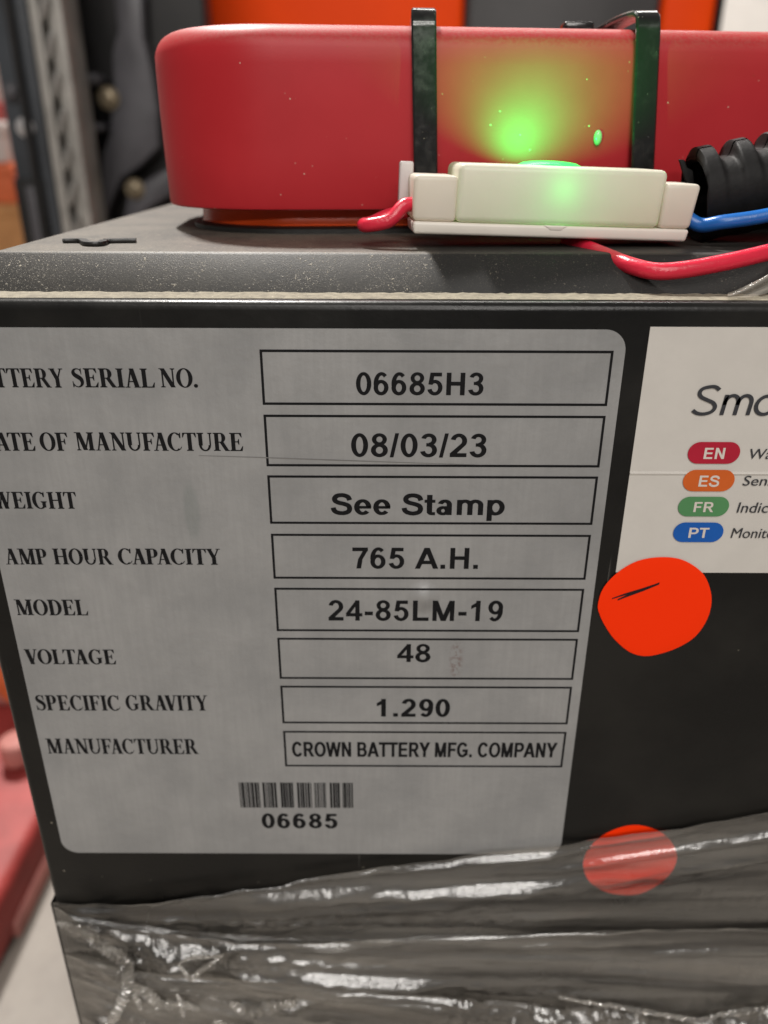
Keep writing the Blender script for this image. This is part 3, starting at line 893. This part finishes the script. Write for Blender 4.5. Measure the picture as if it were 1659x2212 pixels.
# ------------------------------------------------------------------ silver data label
LBL_Y = CAM_D - 0.25
def rounded_rect(x0, x1, z0, z1, r, n=10):
    pts = []
    for cx, cz, a0 in ((x1 - r, z0 + r, -90), (x1 - r, z1 - r, 0), (x0 + r, z1 - r, 90), (x0 + r, z0 + r, 180)):
        for i in range(n + 1):
            a = math.radians(a0 + 90 * i / n)
            pts.append((cx + r * math.cos(a), cz + r * math.sin(a)))
    return pts
lab = thing('data_label', 'silver data label with printed battery specifications on the black case front', 'label', (-20, CAM_D, -186))
lx0 = face(118, 1750)[0]; lx1 = face(1215, 1800)[0]
lz0 = face(600, 1842)[1]; lz1 = face(600, 709)[1]
extrude_poly('label_stock', rounded_rect(lx0, lx1, lz0, lz1, 4.6), LBL_Y, CAM_D - 0.02, SILVER, lab)
YI = LBL_Y - 0.06
bx0 = (face(561, 756)[0] + face(616, 1652)[0]) / 2; bx1 = (face(1325, 758)[0] + face(1214, 1657)[0]) / 2
rows = [(755.5, 875), (896, 1007.5), (1027, 1131.5), (1153, 1250), (1269.5, 1363), (1377.5, 1466), (1481, 1562), (1578.5, 1655)]
for va, vb in rows:
    za, zb = face(940, va)[1], face(940, vb)[1]
    w = 0.56
    V = [(bx0, YI, za), (bx1, YI, za), (bx1, YI, zb), (bx0, YI, zb), (bx0 + w, YI, za - w), (bx1 - w, YI, za - w), (bx1 - w, YI, zb + w), (bx0 + w, YI, zb + w)]
    obj('value_box', V, [(0, 4, 5, 1), (1, 5, 6, 2), (2, 6, 7, 3), (3, 7, 4, 0)], INK, lab)
def sans(s, u0, u1, vtop, vbot, parent=lab, y=YI, mat=INK, name='printed_value', track=0.0, bold=0.0):
    v, f = sans_mesh(s, track, bold)
    um = (u0 + u1) / 2; vm = (vtop + vbot) / 2
    return place_flat(name, v, f, face(u0, vm)[0], face(u1, vm)[0], face(um, vbot)[1], face(um, vtop)[1], y, mat, parent, (0, 1.0))
def light_word(s, u0, u1, vtop, vbot, parent, y, mat, shear, name):
    v, f = text_mesh(s, 0.0, 1.0, shear)
    um = (u0 + u1) / 2; vm = (vtop + vbot) / 2
    return place_flat(name, v, f, face(u0, vm)[0], face(u1, vm)[0], face(um, vbot)[1], face(um, vtop)[1], y, mat, parent)
sans('06685H3', 769, 1044.5, 804, 852.5)
sans('08/03/23', 758.5, 1051, 936, 986)
sans('See Stamp', 714.5, 1090.5, 1065.5, 1111, track=0.02, bold=0.03)
sans('765 A.H.', 761.5, 1033, 1182, 1227)
sans('24-85LM-19', 709.5, 1086, 1296, 1339.5, track=0.02)
sans('48', 858, 930, 1390, 1428.5)
sans('1.290', 814, 972, 1508.5, 1546.5, track=0.04, bold=0.03)
sans('CROWN BATTERY MFG. COMPANY', 631, 1203, 1602, 1633.5, bold=0.05)
sans('06685', 565.5, 729, 1756, 1787, track=0.08, bold=0.05)
LEFTX = face(101.5, 1610)[0]
def words(lst, vtop, vbot):
    for s, u0, u1 in lst:
        v, f = serif_mesh(s)
        vm = (vtop + vbot) / 2; um = (max(u0, 0) + u1) / 2
        x0 = LEFTX if u0 < 0 else face(u0, vm)[0]
        x1 = face(u1, vm)[0]
        place_flat('printed_caption', v, f, x0, x1, face(um, vbot)[1], face(um, vtop)[1], YI, INK, lab, (0, 1.0))
words([('BATTERY', -1, 138.5), ('SERIAL', 156.6, 334), ('NO.', 345, 427)], 795, 836)
words([('DATE', -1, 75.5), ('OF', 86.8, 148), ('MANUFACTURE', 163.5, 525)], 933.5, 972.5)
words([('WEIGHT', -1, 166.5)], 1061.5, 1097.5)
words([('AMP', 11.4, 102), ('HOUR', 116, 243), ('CAPACITY', 255.5, 477)], 1184, 1218)
words([('MODEL', 34, 189.5)], 1294, 1327.5)
words([('VOLTAGE', 55, 250)], 1401.5, 1433)
words([('SPECIFIC', 78.7, 259), ('GRAVITY', 272, 449)], 1500.5, 1533)
words([('MANUFACTURER', 101.5, 428)], 1594.5, 1626.5)
# barcode: narrow and wide bars
pat = '1010011101 10111010001 1101011 1010001110 1110101 1000101110101 11010011 10111'
rng = random.Random(3)
groups = [(0.0, 0.185), (0.205, 0.335), (0.36, 0.475), (0.505, 0.63), (0.655, 0.76), (0.79, 0.88), (0.90, 1.0)]
V, F = [], []
b0, b1 = face(518, 1715)[0], face(765, 1718)[0]
z1, z0 = face(640, 1689)[1], face(640, 1743)[1]
for ga, gb in groups:
    x = ga
    while x < gb - 0.006:
        w = rng.choice((0.007, 0.007, 0.013, 0.019))
        w = min(w, gb - x)
        i = len(V)
        V += [(b0 + (b1 - b0) * x, YI, z0), (b0 + (b1 - b0) * (x + w), YI, z0), (b0 + (b1 - b0) * (x + w), YI, z1), (b0 + (b1 - b0) * x, YI, z1)]
        F.append((i, i + 1, i + 2, i + 3))
        x += w + rng.choice((0.004, 0.004, 0.0075))
obj('barcode', V, F, INK, lab)
# thin scratch across the caption column and the second box
sp0 = [face(430, 983), face(560, 987), face(700, 992), face(900, 999), face(1040, 1003)]
V, F = [], []
for i, p in enumerate(sp0):
    wv = (0.05, 0.11, 0.13, 0.08, 0.03)[i]
    V += [(p[0], YI - 0.02, p[1] + wv), (p[0], YI - 0.02, p[1] - wv)]
for i in range(len(sp0) - 1): F.append((2 * i, 2 * i + 1, 2 * i + 3, 2 * i + 2))
SCR = M_simple('scratch', (0.17, 0.165, 0.16), 0.6, 0.3)
obj('scratch', V, F, SCR, lab)

# ------------------------------------------------------------------ white multilingual sticker
stk = thing('language_sticker', 'white sticker with four coloured language pills beside the silver label', 'sticker', (75, CAM_D, -93))
px0 = (face(1405.6, 706)[0] + face(1328.8, 1234)[0]) / 2; px1 = 118.0
pz1 = face(1500, 706)[1]; pz0 = face(1500, 1236)[1]
pc = face(1500, 1022)[1]
yS = CAM_D - 0.22
prows = [(pz0, yS), (pc - 0.55, yS), (pc - 0.12, yS - 0.16), (pc, yS - 0.22), (pc + 0.10, yS - 0.10), (pc + 0.5, yS), (pz1, yS)]
V, F = [], []
for z, y in prows: V += [(px0, y, z), (px1, y, z)]
for z, y in prows: V += [(px0, CAM_D - 0.02, z), (px1, CAM_D - 0.02, z)]
nr = len(prows)
for i in range(nr - 1):
    a = 2 * i; b = 2 * nr + 2 * i
    F += [(a, a + 1, a + 3, a + 2), (b, b + 2, b + 3, b + 1), (a, a + 2, b + 2, b), (a + 1, b + 1, b + 3, a + 3)]
F += [(0, 2 * nr, 2 * nr + 1, 1), (2 * nr - 2, 2 * nr - 1, 4 * nr - 1, 4 * nr - 2)]
o = obj('sticker_sheet', V, F, PAPER, stk); fix_normals(o)
YP = yS - 0.26
pills = [('EN', 1484.5, 1597, 953, 1000), ('ES', 1474, 1585, 1013, 1059.5), ('FR', 1463.5, 1573, 1071, 1113.5), ('PT', 1453, 1561, 1126.5, 1169)]
for nme, u0, u1, va, vb in pills:
    vm = (va + vb) / 2
    xa, xb = face(u0, vm)[0], face(u1, vm)[0]
    za, zb = face(u0, vb)[1], face(u0, va)[1]
    oo = rounded_rect(xa, xb, za, zb, (zb - za) / 2 - 0.01, 8)
    pl = obj('language_pill', [(p[0], YP, p[1]) for p in oo], [tuple(range(len(oo)))], PILL[nme], stk)
    uw = (u1 - u0)
    sans(nme, u0 + uw * 0.31, u1 - uw * 0.295, va + (vb - va) * 0.27, vb - (vb - va) * 0.22, pl, YP - 0.05, PAPER_TXT, name='pill_text')
for s, u0, u1, va, vb in (('Wa', 1617.5, 1667, 968, 990), ('Sens', 1604, 1671, 1026, 1047.5), ('Indica', 1591.5, 1674, 1083.5, 1106), ('Monito', 1578.5, 1672, 1139, 1160.5)):
    light_word(s, u0, u1, va, vb, stk, YP, INK_GREY, 0.1, 'printed_word')
# big light italic heading; round single-storey a
def stroke_poly(path, w):
    P = [np.array(p, float) for p in path]
    L_, R_ = [], []
    for i, p in enumerate(P):
        t = P[min(i + 1, len(P) - 1)] - P[max(i - 1, 0)]; t = t / (np.linalg.norm(t) + 1e-9)
        nn = np.array([-t[1], t[0]])
        L_.append(tuple(p + nn * w / 2)); R_.append(tuple(p - nn * w / 2))
    v = L_ + R_; n_ = len(P)
    return v, [(i, i + 1, n_ + i + 1, n_ + i) for i in range(n_ - 1)]
def ell(cx, cz, rx, rz, a0, a1, n=20):
    return [(cx + rx * math.cos(math.radians(a0 + (a1 - a0) * i / n)), cz + rz * math.sin(math.radians(a0 + (a1 - a0) * i / n))) for i in range(n + 1)]
HS = 0.115
strokes = []
S_path = catmull([(0.66, 0.86), (0.52, 0.96), (0.36, 0.965), (0.17, 0.90), (0.11, 0.76), (0.19, 0.62), (0.38, 0.52), (0.58, 0.42), (0.67, 0.27), (0.60, 0.11), (0.40, 0.035), (0.20, 0.06), (0.05, 0.16)], 5)
strokes.append(S_path)
strokes += [[(0.92, 0.0), (0.92, 0.70)], [(0.92, 0.35)] + ell(1.11, 0.43, 0.19, 0.24, 180, 0) + [(1.30, 0.0)], [(1.30, 0.35)] + ell(1.49, 0.43, 0.19, 0.24, 180, 0) + [(1.68, 0.0)]]
strokes += [ell(2.12, 0.345, 0.27, 0.315, 0, 360, 36), [(2.41, 0.0), (2.41, 0.70)]]
hx0 = face(1489, 890)[0]; hz0 = face(1520, 895)[1]; hz1 = face(1520, 832)[1]
hs = hz1 - hz0
hv, hf = [], []
for st in strokes:
    v, f = stroke_poly(st, HS)
    b = len(hv)
    hv += [(hx0 + (p[0] * 1.15 + p[1] * 0.11) * hs, YP, hz0 + p[1] * hs) for p in v]
    hf += [tuple(i + b for i in q) for q in f]
o = obj('printed_heading', hv, hf, INK_GREY, stk)

# ------------------------------------------------------------------ fluorescent dots
def dot_sticker(pts, y, label, curl=0.0):
    t = thing('round_sticker', label, 'sticker', (at(*pts[0], CAM_D)[0] + 12, CAM_D, at(*pts[0], CAM_D)[2]))
    q = [face(*p) for p in pts]
    q = catmull(q, 5, True)
    cx = sum(p[0] for p in q) / len(q); cz = sum(p[1] for p in q) / len(q)
    n_ = len(q)
    V = [(cx, y, cz)]
    rings = (0.35, 0.7, 0.93, 1.0)
    for r in rings:
        for p in q:
            V.append((cx + (p[0] - cx) * r, y + (0.0 if r < 1 else 0.10), cz + (p[1] - cz) * r))
    F = [(0, 1 + i, 1 + (i + 1) % n_) for i in range(n_)]
    for j in range(len(rings) - 1):
        for i in range(n_):
            a, b = 1 + j * n_ + i, 1 + j * n_ + (i + 1) % n_
            F.append((a, a + n_, b + n_, b))
    o = obj('sticker_disc', V, F, DOT, t, smooth=True); fix_normals(o)
    for p in o.data.polygons:
        pass
    return t
def z4(a): return ((2300 + a[0] / 1.526) / 1.8517, (1250 + a[1] / 1.526) / 1.8517)
d1 = [z4(a) for a in ((137, 1775), (170, 1675), (260, 1578), (380, 1510), (520, 1487), (650, 1503), (760, 1570), (812, 1655), (829, 1760), (800, 1870), (730, 1970), (630, 2035), (520, 2075), (420, 2090), (330, 2065), (240, 1990), (180, 1905), (147, 1835))]
dt = dot_sticker(d1, CAM_D - 0.62, 'bright orange round sticker with a black pen dash, overlapping the white sticker')
m0 = [z4(a) for a in ((222, 1738), (300, 1712), (400, 1682), (510, 1645))]
V, F = [], []
for kq, (dz, ws) in enumerate(((0.0, 0.22), (-0.32, 0.30))):
    for i, p in enumerate(m0):
        x, z = face(*p)
        x += 1.4 * kq * (1 - i / 3)
        wv = 1.25 * ws * (0.6, 1.0, 1.0, 0.8)[i]
        V += [(x, CAM_D - 0.67 - 0.01 * kq, z + dz * (1 - i / 3) + wv), (x, CAM_D - 0.67 - 0.01 * kq, z + dz * (1 - i / 3) - wv)]
    b = kq * 8
    for i in range(3): F.append((b + 2 * i, b + 2 * i + 1, b + 2 * i + 3, b + 2 * i + 2))
obj('pen_dash', V, F, PEN, dt)
def z6(a): return ((2072 + a[0] / 1.659) / 1.8517, (3200 + a[1] / 1.659) / 1.8517)
d2 = [z6(a) for a in ((432, 420), (470, 320), (560, 235), (680, 180), (790, 165), (900, 190), (990, 245), (1045, 330), (1050, 410), (1000, 500), (900, 580), (790, 625), (650, 625), (540, 590), (460, 520))]
dot_sticker(d2, CAM_D - 0.16, 'orange round sticker on the case showing dimmed through the stretch film')

# ------------------------------------------------------------------ stretch film
NR = np.random.RandomState(11)
GR = NR.rand(512, 512)
def vnoise(x, z):
    xi = np.floor(x).astype(int); zi = np.floor(z).astype(int)
    fx_, fz_ = x - xi, z - zi
    fx_ = fx_ * fx_ * (3 - 2 * fx_); fz_ = fz_ * fz_ * (3 - 2 * fz_)
    g = lambda a, b: GR[a % 512, b % 512]
    return (g(xi, zi) * (1 - fx_) + g(xi + 1, zi) * fx_) * (1 - fz_) + (g(xi, zi + 1) * (1 - fx_) + g(xi + 1, zi + 1) * fx_) * fz_
def ridge(X, Z, pts, width, height, sharp=1.0):
    """raised crease along a polyline given in picture points on the case front"""
    q = [face(*p) for p in pts]
    px = np.array([p[0] for p in q]); pz = np.array([p[1] for p in q])
    o = np.argsort(px)
    zc = np.interp(X, px[o], pz[o])
    ends = np.clip((X - px.min()) / 12 + 0.15, 0, 1) * np.clip((px.max() - X) / 12 + 0.15, 0, 1)
    d = (Z - zc) / width
    return height * np.exp(-np.abs(d) ** (2 * sharp)) * np.clip(ends, 0, 1)
film = thing('stretch_film', 'clear wrinkled stretch film wrapped round the lower battery case', 'stretch film', (100, CAM_D, -620))
def sheet(name, top, zbot, y0, seed, amp, ridges, crumple=None, mat=FILM, nx=380, nz=210, xl=CX0, xr=128.0, edge=0.5):
    q = [face(*p) for p in top]
    px = np.array([p[0] for p in q]); pz = np.array([p[1] for p in q])
    xs = np.linspace(xl, xr, nx)
    ts = np.linspace(0, 1, nz) ** 1.25
    X, T = np.meshgrid(xs, ts, indexing='ij')
    ZT = np.interp(X, px, pz) + 0.35 * (vnoise(X / 6 + seed, X * 0 + seed) - 0.5) * 2
    Z = ZT + (zbot - ZT) * T
    D = ZT - Z
    fade = np.clip((X - xl) / 10, 0.1, 1)
    SPR = 0.28 + 0.9 * np.clip((X - xl) / 200.0, 0, 1.2)       # pleats fan out from the corner
    E = D / SPR
    def pl(a, b, o):                                             # long soft pleat
        return vnoise(X / a + seed * o, E / b + o) - 0.5
    H = amp * (1.5 * pl(150, 8.0, 1.3) + 0.55 * pl(90, 4.0, 2.1) + 0.10 * pl(50, 1.7, 5.7))
    rs = np.random.RandomState(seed + 40)
    for q_ in range(26):                                         # narrow pulled creases
        e0 = rs.uniform(0.5, 34) ; wv = rs.uniform(0.45, 0.95); hv_ = rs.uniform(0.45, 1.25)
        xa = rs.uniform(xl - 20, 70); xb = xa + rs.uniform(35, 120)
        ec = e0 + rs.uniform(-2.5, 2.5) * (X - xa) / 100 + 0.5 * np.sin(X / rs.uniform(14, 30) + q_)
        H = H + hv_ * np.exp(-((E - ec) / wv) ** 2) * np.clip((X - xa) / 14, 0, 1) * np.clip((xb - X) / 14, 0, 1)
    H = H * fade
    for r in ridges: H = H + ridge(X, Z, *r)
    if crumple is not None: H = H + crumple(X, Z)
    H = H + edge * np.exp(-(D / 0.7) ** 2)
    yo = 0.8 + (y0 - 0.8) * np.clip((X - xl) / 22, 0, 1)
    Y = CAM_D - yo - np.maximum(H * np.clip((X - xl) / 8 + 0.05, 0, 1), -yo + 0.65)
    V = [(float(X[i, j]), float(Y[i, j]), float(Z[i, j])) for i in range(nx) for j in range(nz)]
    F = []
    for i in range(nx - 1):
        for j in range(nz - 1):
            a = i * nz + j
            F.append((a, a + 1, a + nz + 1, a + nz))
    o = obj(name, V, F, mat, film, smooth=True)
    return o
def crumple_right(X, Z):
    zc = face(1300, 2135)[1]
    m_ = np.clip((zc + 6 - Z) / 7, 0, 1) * np.clip((X - 8) / 25, 0, 1)
    r1 = 1 - np.abs(vnoise(X / 6.5 + vnoise(X / 5, Z / 5) * 1.5, Z / 5.0 + 3) * 2 - 1)
    r2 = 1 - np.abs(vnoise(X / 3.2 + 17, Z / 2.8 + vnoise(X / 4 + 2, Z / 4)) * 2 - 1)
    return m_ * (3.0 * r1 ** 6 + 1.4 * r2 ** 5)
def crumple_left(X, Z):
    c1 = face(320, 2060); c2 = face(430, 2040)
    m_ = np.exp(-(((X - c1[0]) / 15) ** 2 + ((Z - c1[1]) / 14) ** 2)) + 0.8 * np.exp(-(((X - c2[0] - 6) / 14) ** 2 + ((Z - c2[1]) / 9) ** 2))
    r1 = 1 - np.abs(vnoise(X / 4.2 + 5, Z / 4.2 + 8) * 2 - 1)
    r2 = 1 - np.abs(vnoise(X / 2.1 + 25, Z / 2.1 + 18) * 2 - 1)
    return m_ * (1.9 * r1 ** 4 + 0.6 * r2 ** 4)
topA = [(112, 1946), (250, 1938), (420, 1918), (600, 1893), (800, 1862), (1000, 1836), (1200, 1813), (1400, 1785), (1659, 1738), (1900, 1695)]
topB = [(112, 1950), (250, 1958), (400, 1974), (560, 1986), (760, 1990), (1000, 1985), (1250, 1972), (1450, 1966), (1659, 1962), (1900, 1958)]
topC = [(112, 2052), (300, 2062), (500, 2078), (700, 2098), (900, 2112), (1100, 2124), (1300, 2138), (1480, 2164), (1560, 2152), (1659, 2128), (1900, 2090)]
sheet('film_layer', topA, -610, 1.2, 3, 2.0,
      [([(220, 1946), (400, 1928), (550, 1910), (700, 1890), (900, 1864), (1100, 1840), (1260, 1822)], 1.7, 2.6),
       ([(520, 1945), (800, 1922), (1100, 1910), (1400, 1872), (1659, 1838)], 2.2, 1.6),
       ([(1250, 1862), (1450, 1832), (1659, 1800), (1800, 1780)], 1.2, 1.6),
       ([(1300, 1895), (1500, 1868), (1659, 1846), (1800, 1826)], 1.0, 1.4)], nz=260)
sheet('film_layer', topB, -612, 3.2, 8, 2.4,
      [([(112, 1954), (250, 1960), (420, 1978), (600, 1990), (800, 1994), (1000, 1990), (1240, 1978), (1500, 1971), (1800, 1964)], 2.2, 3.2),
       ([(460, 2084), (640, 2090), (760, 2094), (900, 2104), (960, 2110)], 1.9, 2.8),
       ([(300, 2040), (430, 2030), (600, 2022), (760, 2014), (900, 2012)], 2.4, 2.2)], crumple=crumple_left, edge=1.2, nz=260)
sheet('film_layer', topC, -614, 5.0, 14, 1.8,
      [([(500, 2128), (560, 2142), (640, 2132), (700, 2120)], 1.4, 2.8),
       ([(130, 2188), (300, 2196), (500, 2200), (700, 2210)], 1.4, 2.2)], crumple=crumple_right, edge=1.2, nx=460, nz=260)
# film turned round the case corner
V, F = [], []
NZs, NYs = 80, 12
for i in range(NZs + 1):
    z = face(112, 1946)[1] + (-610 - face(112, 1946)[1]) * (i / NZs) ** 1.4
    for j in range(NYs + 1):
        t = j / NYs
        V.append((CX0 - 0.5 - 0.35 * math.sin(i * 1.7 + j) * t, CAM_D - 0.9 + 120 * t ** 1.5, z))
for i in range(NZs):
    for j in range(NYs):
        a = i * (NYs + 1) + j
        F.append((a, a + 1, a + NYs + 2, a + NYs + 1))
obj('film_side', V, F, FILM, film, smooth=True)
# bunched cords and tatters where the film end was torn off
def cord(pts, r, seed, y=7.0, squash=1.0):
    P = catmull([(face(*p)[0], CAM_D - y, face(*p)[1]) for p in pts], 22)
    rg = random.Random(seed)
    fr = frames(P)
    V, F = [], []
    seg = 10
    for i, (p, s, u, t) in enumerate(fr):
        tt = i / (len(fr) - 1)
        base = r * (0.35 + 0.65 * math.sin(math.pi * min(1, max(0, tt * 0.9 + 0.05))))
        for kq in range(seg):
            a = 2 * math.pi * kq / seg + i * 0.12
            rr_ = base * (0.45 + 0.95 * rg.random())
            V.append(tuple(p + (s * math.cos(a) + u * math.sin(a)) * rr_))
    for i in range(len(fr) - 1):
        for kq in range(seg):
            a, b = i * seg + kq, i * seg + (kq + 1) % seg
            F.append((a, b, b + seg, a + seg))
    o = obj('film_cord', V, F, FILM_THICK, film)
    fix_normals(o)
cord([(165, 1960), (205, 1972), (240, 2000), (275, 2025), (292, 2052), (288, 2090), (272, 2130), (250, 2165), (238, 2172)], 1.7, 1)
cord([(140, 1950), (190, 1962), (225, 1985), (215, 2000)], 1.3, 2)
cord([(285, 2068), (330, 2100), (360, 2125), (400, 2122), (440, 2135)], 1.5, 3)
cord([(300, 2085), (308, 2110), (318, 2135)], 0.8, 4)
cord([(395, 2105), (402, 2128), (408, 2150)], 0.9, 5)
cord([(505, 2120), (545, 2140), (600, 2128), (645, 2118)], 1.9, 6)
cord([(470, 2160), (520, 2175), (545, 2190), (550, 2215)], 1.3, 7)
cord([(1200, 2120), (1330, 2142), (1470, 2166), (1500, 2168)], 0.8, 8, 5.2)
cord([(1500, 2168), (1580, 2152), (1640, 2146), (1720, 2120)], 1.0, 9, 5.2)
# loose folds of film
cord([(398, 2030), (410, 2046), (425, 2062), (444, 2046), (470, 2028), (492, 2012)], 0.7, 10, 8.0)
cord([(398, 2030), (425, 2018), (455, 2016), (492, 2012)], 0.5, 11, 8.0)

# ------------------------------------------------------------------ machinery behind, out of focus
def pp(lst, y): return [(at(a, b, y)[0], at(a, b, y)[2]) for a, b in lst]
MY = 1100.0
def z7(a, b): return (a / 3.902, b / 3.902)
mast = thing('lift_mast', 'dark lift mast with a pale worn rail and chain behind the battery', 'mast', (at(100, 300, MY)[0], MY, -620))
def xat(u, v, y): return at(u, v, y)[0]
def upright(name, ul, ur, v, y0, y1, mat, bev=2.0, parent=mast, z0=-620, z1=900):
    return box(name, xat(ul, v, y0), xat(ur, v, y0), y0, y1, z0, z1, mat, parent, bev=bev)
VM = 260
upright('mast_channel', 13, 95, VM, MY, MY + 90, MAST_BLUE)
upright('channel_edge', 14, 28, 60, MY - 14, MY - 0.5, MAST_BLACK)
upright('guide_rail', 97, 119, VM, MY - 6, MY + 60, RAIL)
upright('guide_rail', 136, 167, VM, MY - 2, MY + 60, RAIL)
upright('rail_gap', 119.5, 135.5, VM, MY + 25, MY + 60, MAST_BLACK)
# chain: tilted oval link plates riding in the gap
cxm = xat(134, VM, MY - 8)
lnk = None
zz = -420.0
while zz < 420:
    n_ = 16
    V = []
    for dd in (0, 5):
        for kq in range(n_):
            a = 2 * math.pi * kq / n_
            lx, lz = 3.4 * math.cos(a), 15 * math.sin(a)
            V.append((cxm + lx * 0.95 + lz * 0.28, MY - 12 + dd + lx * 0.5, zz + lz))
    F = [tuple(range(n_)), tuple(range(2 * n_ - 1, n_ - 1, -1))] + [(kq, kq + n_, (kq + 1) % n_ + n_, (kq + 1) % n_) for kq in range(n_)]
    if lnk is None:
        lnk = obj('chain_link', [(p[0], p[1], p[2]) for p in V], F, CHAIN, mast); fix_normals(lnk); bevel_obj(lnk, 1.4, 2); z_first = zz
    else:
        c_ = lnk.copy(); COL.objects.link(c_); c_.location = (0, 0, (zz - z_first) / 1000.0)
    zz += 40.5
def bolt(u, v, y, r, mat, parent=mast):
    c = at(u, v, y)
    vv, ff = disc_vf((c[0], c[1] - 9, c[2]), r, 6, 9)
    o = obj('bolt', vv, ff, mat, parent); fix_normals(o); bevel_obj(o, 1.5, 2)
    w_, g_ = disc_vf((c[0], c[1] - 3, c[2]), r * 1.35, 20, 3.2)
    w = obj('washer', w_, g_, mat, o); fix_normals(w)
bolt(56, 275, MY - 1, 8.5, BOLT_GREY)
bolt(27, 199, MY - 1, 8.0, MAST_GREY)
# slotted lower bracket
box('slot_bracket', xat(62, 450, MY - 8), xat(86, 450, MY - 8), MY - 12, MY - 1, at(70, 640, MY)[2], at(70, 402, MY)[2], PINK_SCUFF if False else MAST_GREY, mast, bev=3)
box('slot_plate', xat(40, 450, MY - 3), xat(104, 450, MY - 3), MY - 5, MY - 0.6, at(70, 640, MY)[2], at(70, 385, MY)[2], MAST_BLACK, mast, bev=2)

car = thing('fork_carriage', 'black fork carriage with curved grey side plate behind the red cover', 'carriage', (at(250, 300, 1250)[0], 1260, -620))
CY = 1240.0
box('back_plate', xat(158, 300, CY + 30), xat(460, 300, CY + 30), CY + 40, CY + 90, -620, 900, MAST_BLACK, car, bev=4)
outl = [(238, -40), (306, -40), (310, 77), (328, 154), (340, 231), (342, 320), (303, 359), (264, 385), (246, 423), (230, 460), (225, 540), (205, 560), (216, 480), (222, 423), (220, 372), (223, 328), (236, 290), (239, 243), (244, 180), (241, 115), (254, 64), (246, 0)]
extrude_poly('side_plate', pp(outl, CY), CY, CY + 25, MAST_GREY, car, bev=4)
extrude_poly('lower_arm', pp([(275, 430), (300, 400), (345, 372), (372, 360), (372, 420), (330, 445), (300, 470), (285, 500), (262, 500)], CY - 12), CY - 14, CY + 10, MAST_GREY, car, bev=4)
box('bracket_arm', xat(166, 170, CY), xat(222, 170, CY), CY - 20, CY + 30, at(190, 184, CY)[2], at(190, 160, CY)[2], MAST_GREY, car, bev=4)
box('bracket_arm', xat(176, 272, CY), xat(228, 272, CY), CY - 12, CY + 30, at(190, 284, CY)[2], at(190, 266, CY)[2], MAST_GREY, car, bev=4)
box('stiffener', xat(170, 230, CY), xat(180, 230, CY), CY + 5, CY + 39, -620, 500, MAST_GREY, car, bev=4)
bolt(235, 212, CY - 1, 11, BOLT, car)
bolt(292, 408, CY - 15, 10, BOLT, car)
bolt(196, 415, CY + 38, 9, PINK_SCUFF, car)

TY = 1700.0
trk = thing('orange_truck', 'orange industrial truck with charcoal panels seen above the red cover', 'truck', (at(900, 300, TY)[0], TY + 300, -620))
def panel(name, u0, u1, y0, y1, mat, z0=-620, z1=620, bev=12):
    return box(name, xat(u0, 20, y0), xat(u1, 20, y0), y0, y1, z0, z1, mat, trk, bev=bev)
panel('body_panel', 447, 1003, TY, TY + 500, TRUCK_ORANGE)
panel('seat_tower', 1006, 1426, TY - 10, TY + 520, TRUCK_DARK)
panel('rear_panel', 1429, 1548, TY, TY + 480, TRUCK_ORANGE)
panel('rear_post', 1550, 1566, TY - 10, TY + 60, MAST_BLACK)
panel('front_post', 372, 444, TY - 20, TY + 100, MAST_BLACK)
wp = box('white_sign', xat(332, 60, 1600), xat(364, 60, 1600), 1600, 1612, at(345, 112, 1600)[2], at(345, -60, 1600)[2], WHITE_PAINT, None, bev=4)
tag(wp, 'narrow white board between the fork carriage and the red cover', 'board')

# red pallet truck low at left, close behind the case
ptr = thing('pallet_truck', 'red painted pallet truck frame on the floor beside the battery', 'pallet truck', (-420, 760, -620))
ex = atz(90, 1935, -620)[0]
box('fork', ex - 190, ex - 4, 430, 1200, -617, -560, PALLET_RED, ptr, bev=10)
box('fork_skirt', ex - 186, ex, 470, 1190, -619.5, -600, PINK_SCUFF, ptr, bev=4)
p0 = at(60, 1700, 760)
box('frame_upright', ex - 170, ex - 30, 800, 960, -560, -330, PALLET_RED, ptr, bev=16)
box('frame_cheek', ex - 175, ex - 55, 700, 800, -560, -430, PINK_SCUFF, ptr, bev=14)
vv, ff = disc_vf((ex - 75, 690, -520), 28, 20, 30); w_ = obj('roller', vv, ff, CRATE_ORANGE, ptr); fix_normals(w_); bevel_obj(w_, 4, 2)
vv, ff = disc_vf((ex - 52, 620, -556), 16, 20, 26, 'z'); w_ = obj('pivot_cap', vv, ff, PINK_SCUFF, ptr); fix_normals(w_); bevel_obj(w_, 4, 2)

# boxes at the far left
def carton(x1, y0, z0, z1, mat, label, name='carton', depth=420):
    t = thing(name, label, 'box', (x1 - 200, y0, z0))
    box('box_body', x1 - 420, x1, y0, y0 + depth, z0, z1, mat, t, bev=5)
    box('lid_flap', x1 - 424, x1 + 4, y0 - 4, y0 + depth + 4, z1 - 32, z1 - 2, mat, t, bev=3)
    return t
BY = 2200.0
bx = at(36, 400, BY)[0]
zA = at(10, 440, BY)[2]; zB = at(10, 352, BY)[2]; zC = at(10, 262, BY)[2]
carton(bx, BY, -620, zA, CARD, 'brown cardboard box at the bottom of the stack past the lift mast')
carton(bx - 6, BY, zA, zB, CRATE_ORANGE, 'orange plastic crate in the stack past the lift mast', 'plastic_crate')
carton(bx - 14, BY, zB, zC, WHITE_PAINT, 'pale grey white box on top of the orange crate')
carton(bx - 40, BY, zC, zC + 45, PALLET_RED, 'flat red box on the white box in the stack')
carton(bx - 50, BY, zC + 45, zC + 420, WHITE_PAINT, 'tall white box topping the stack past the lift mast')
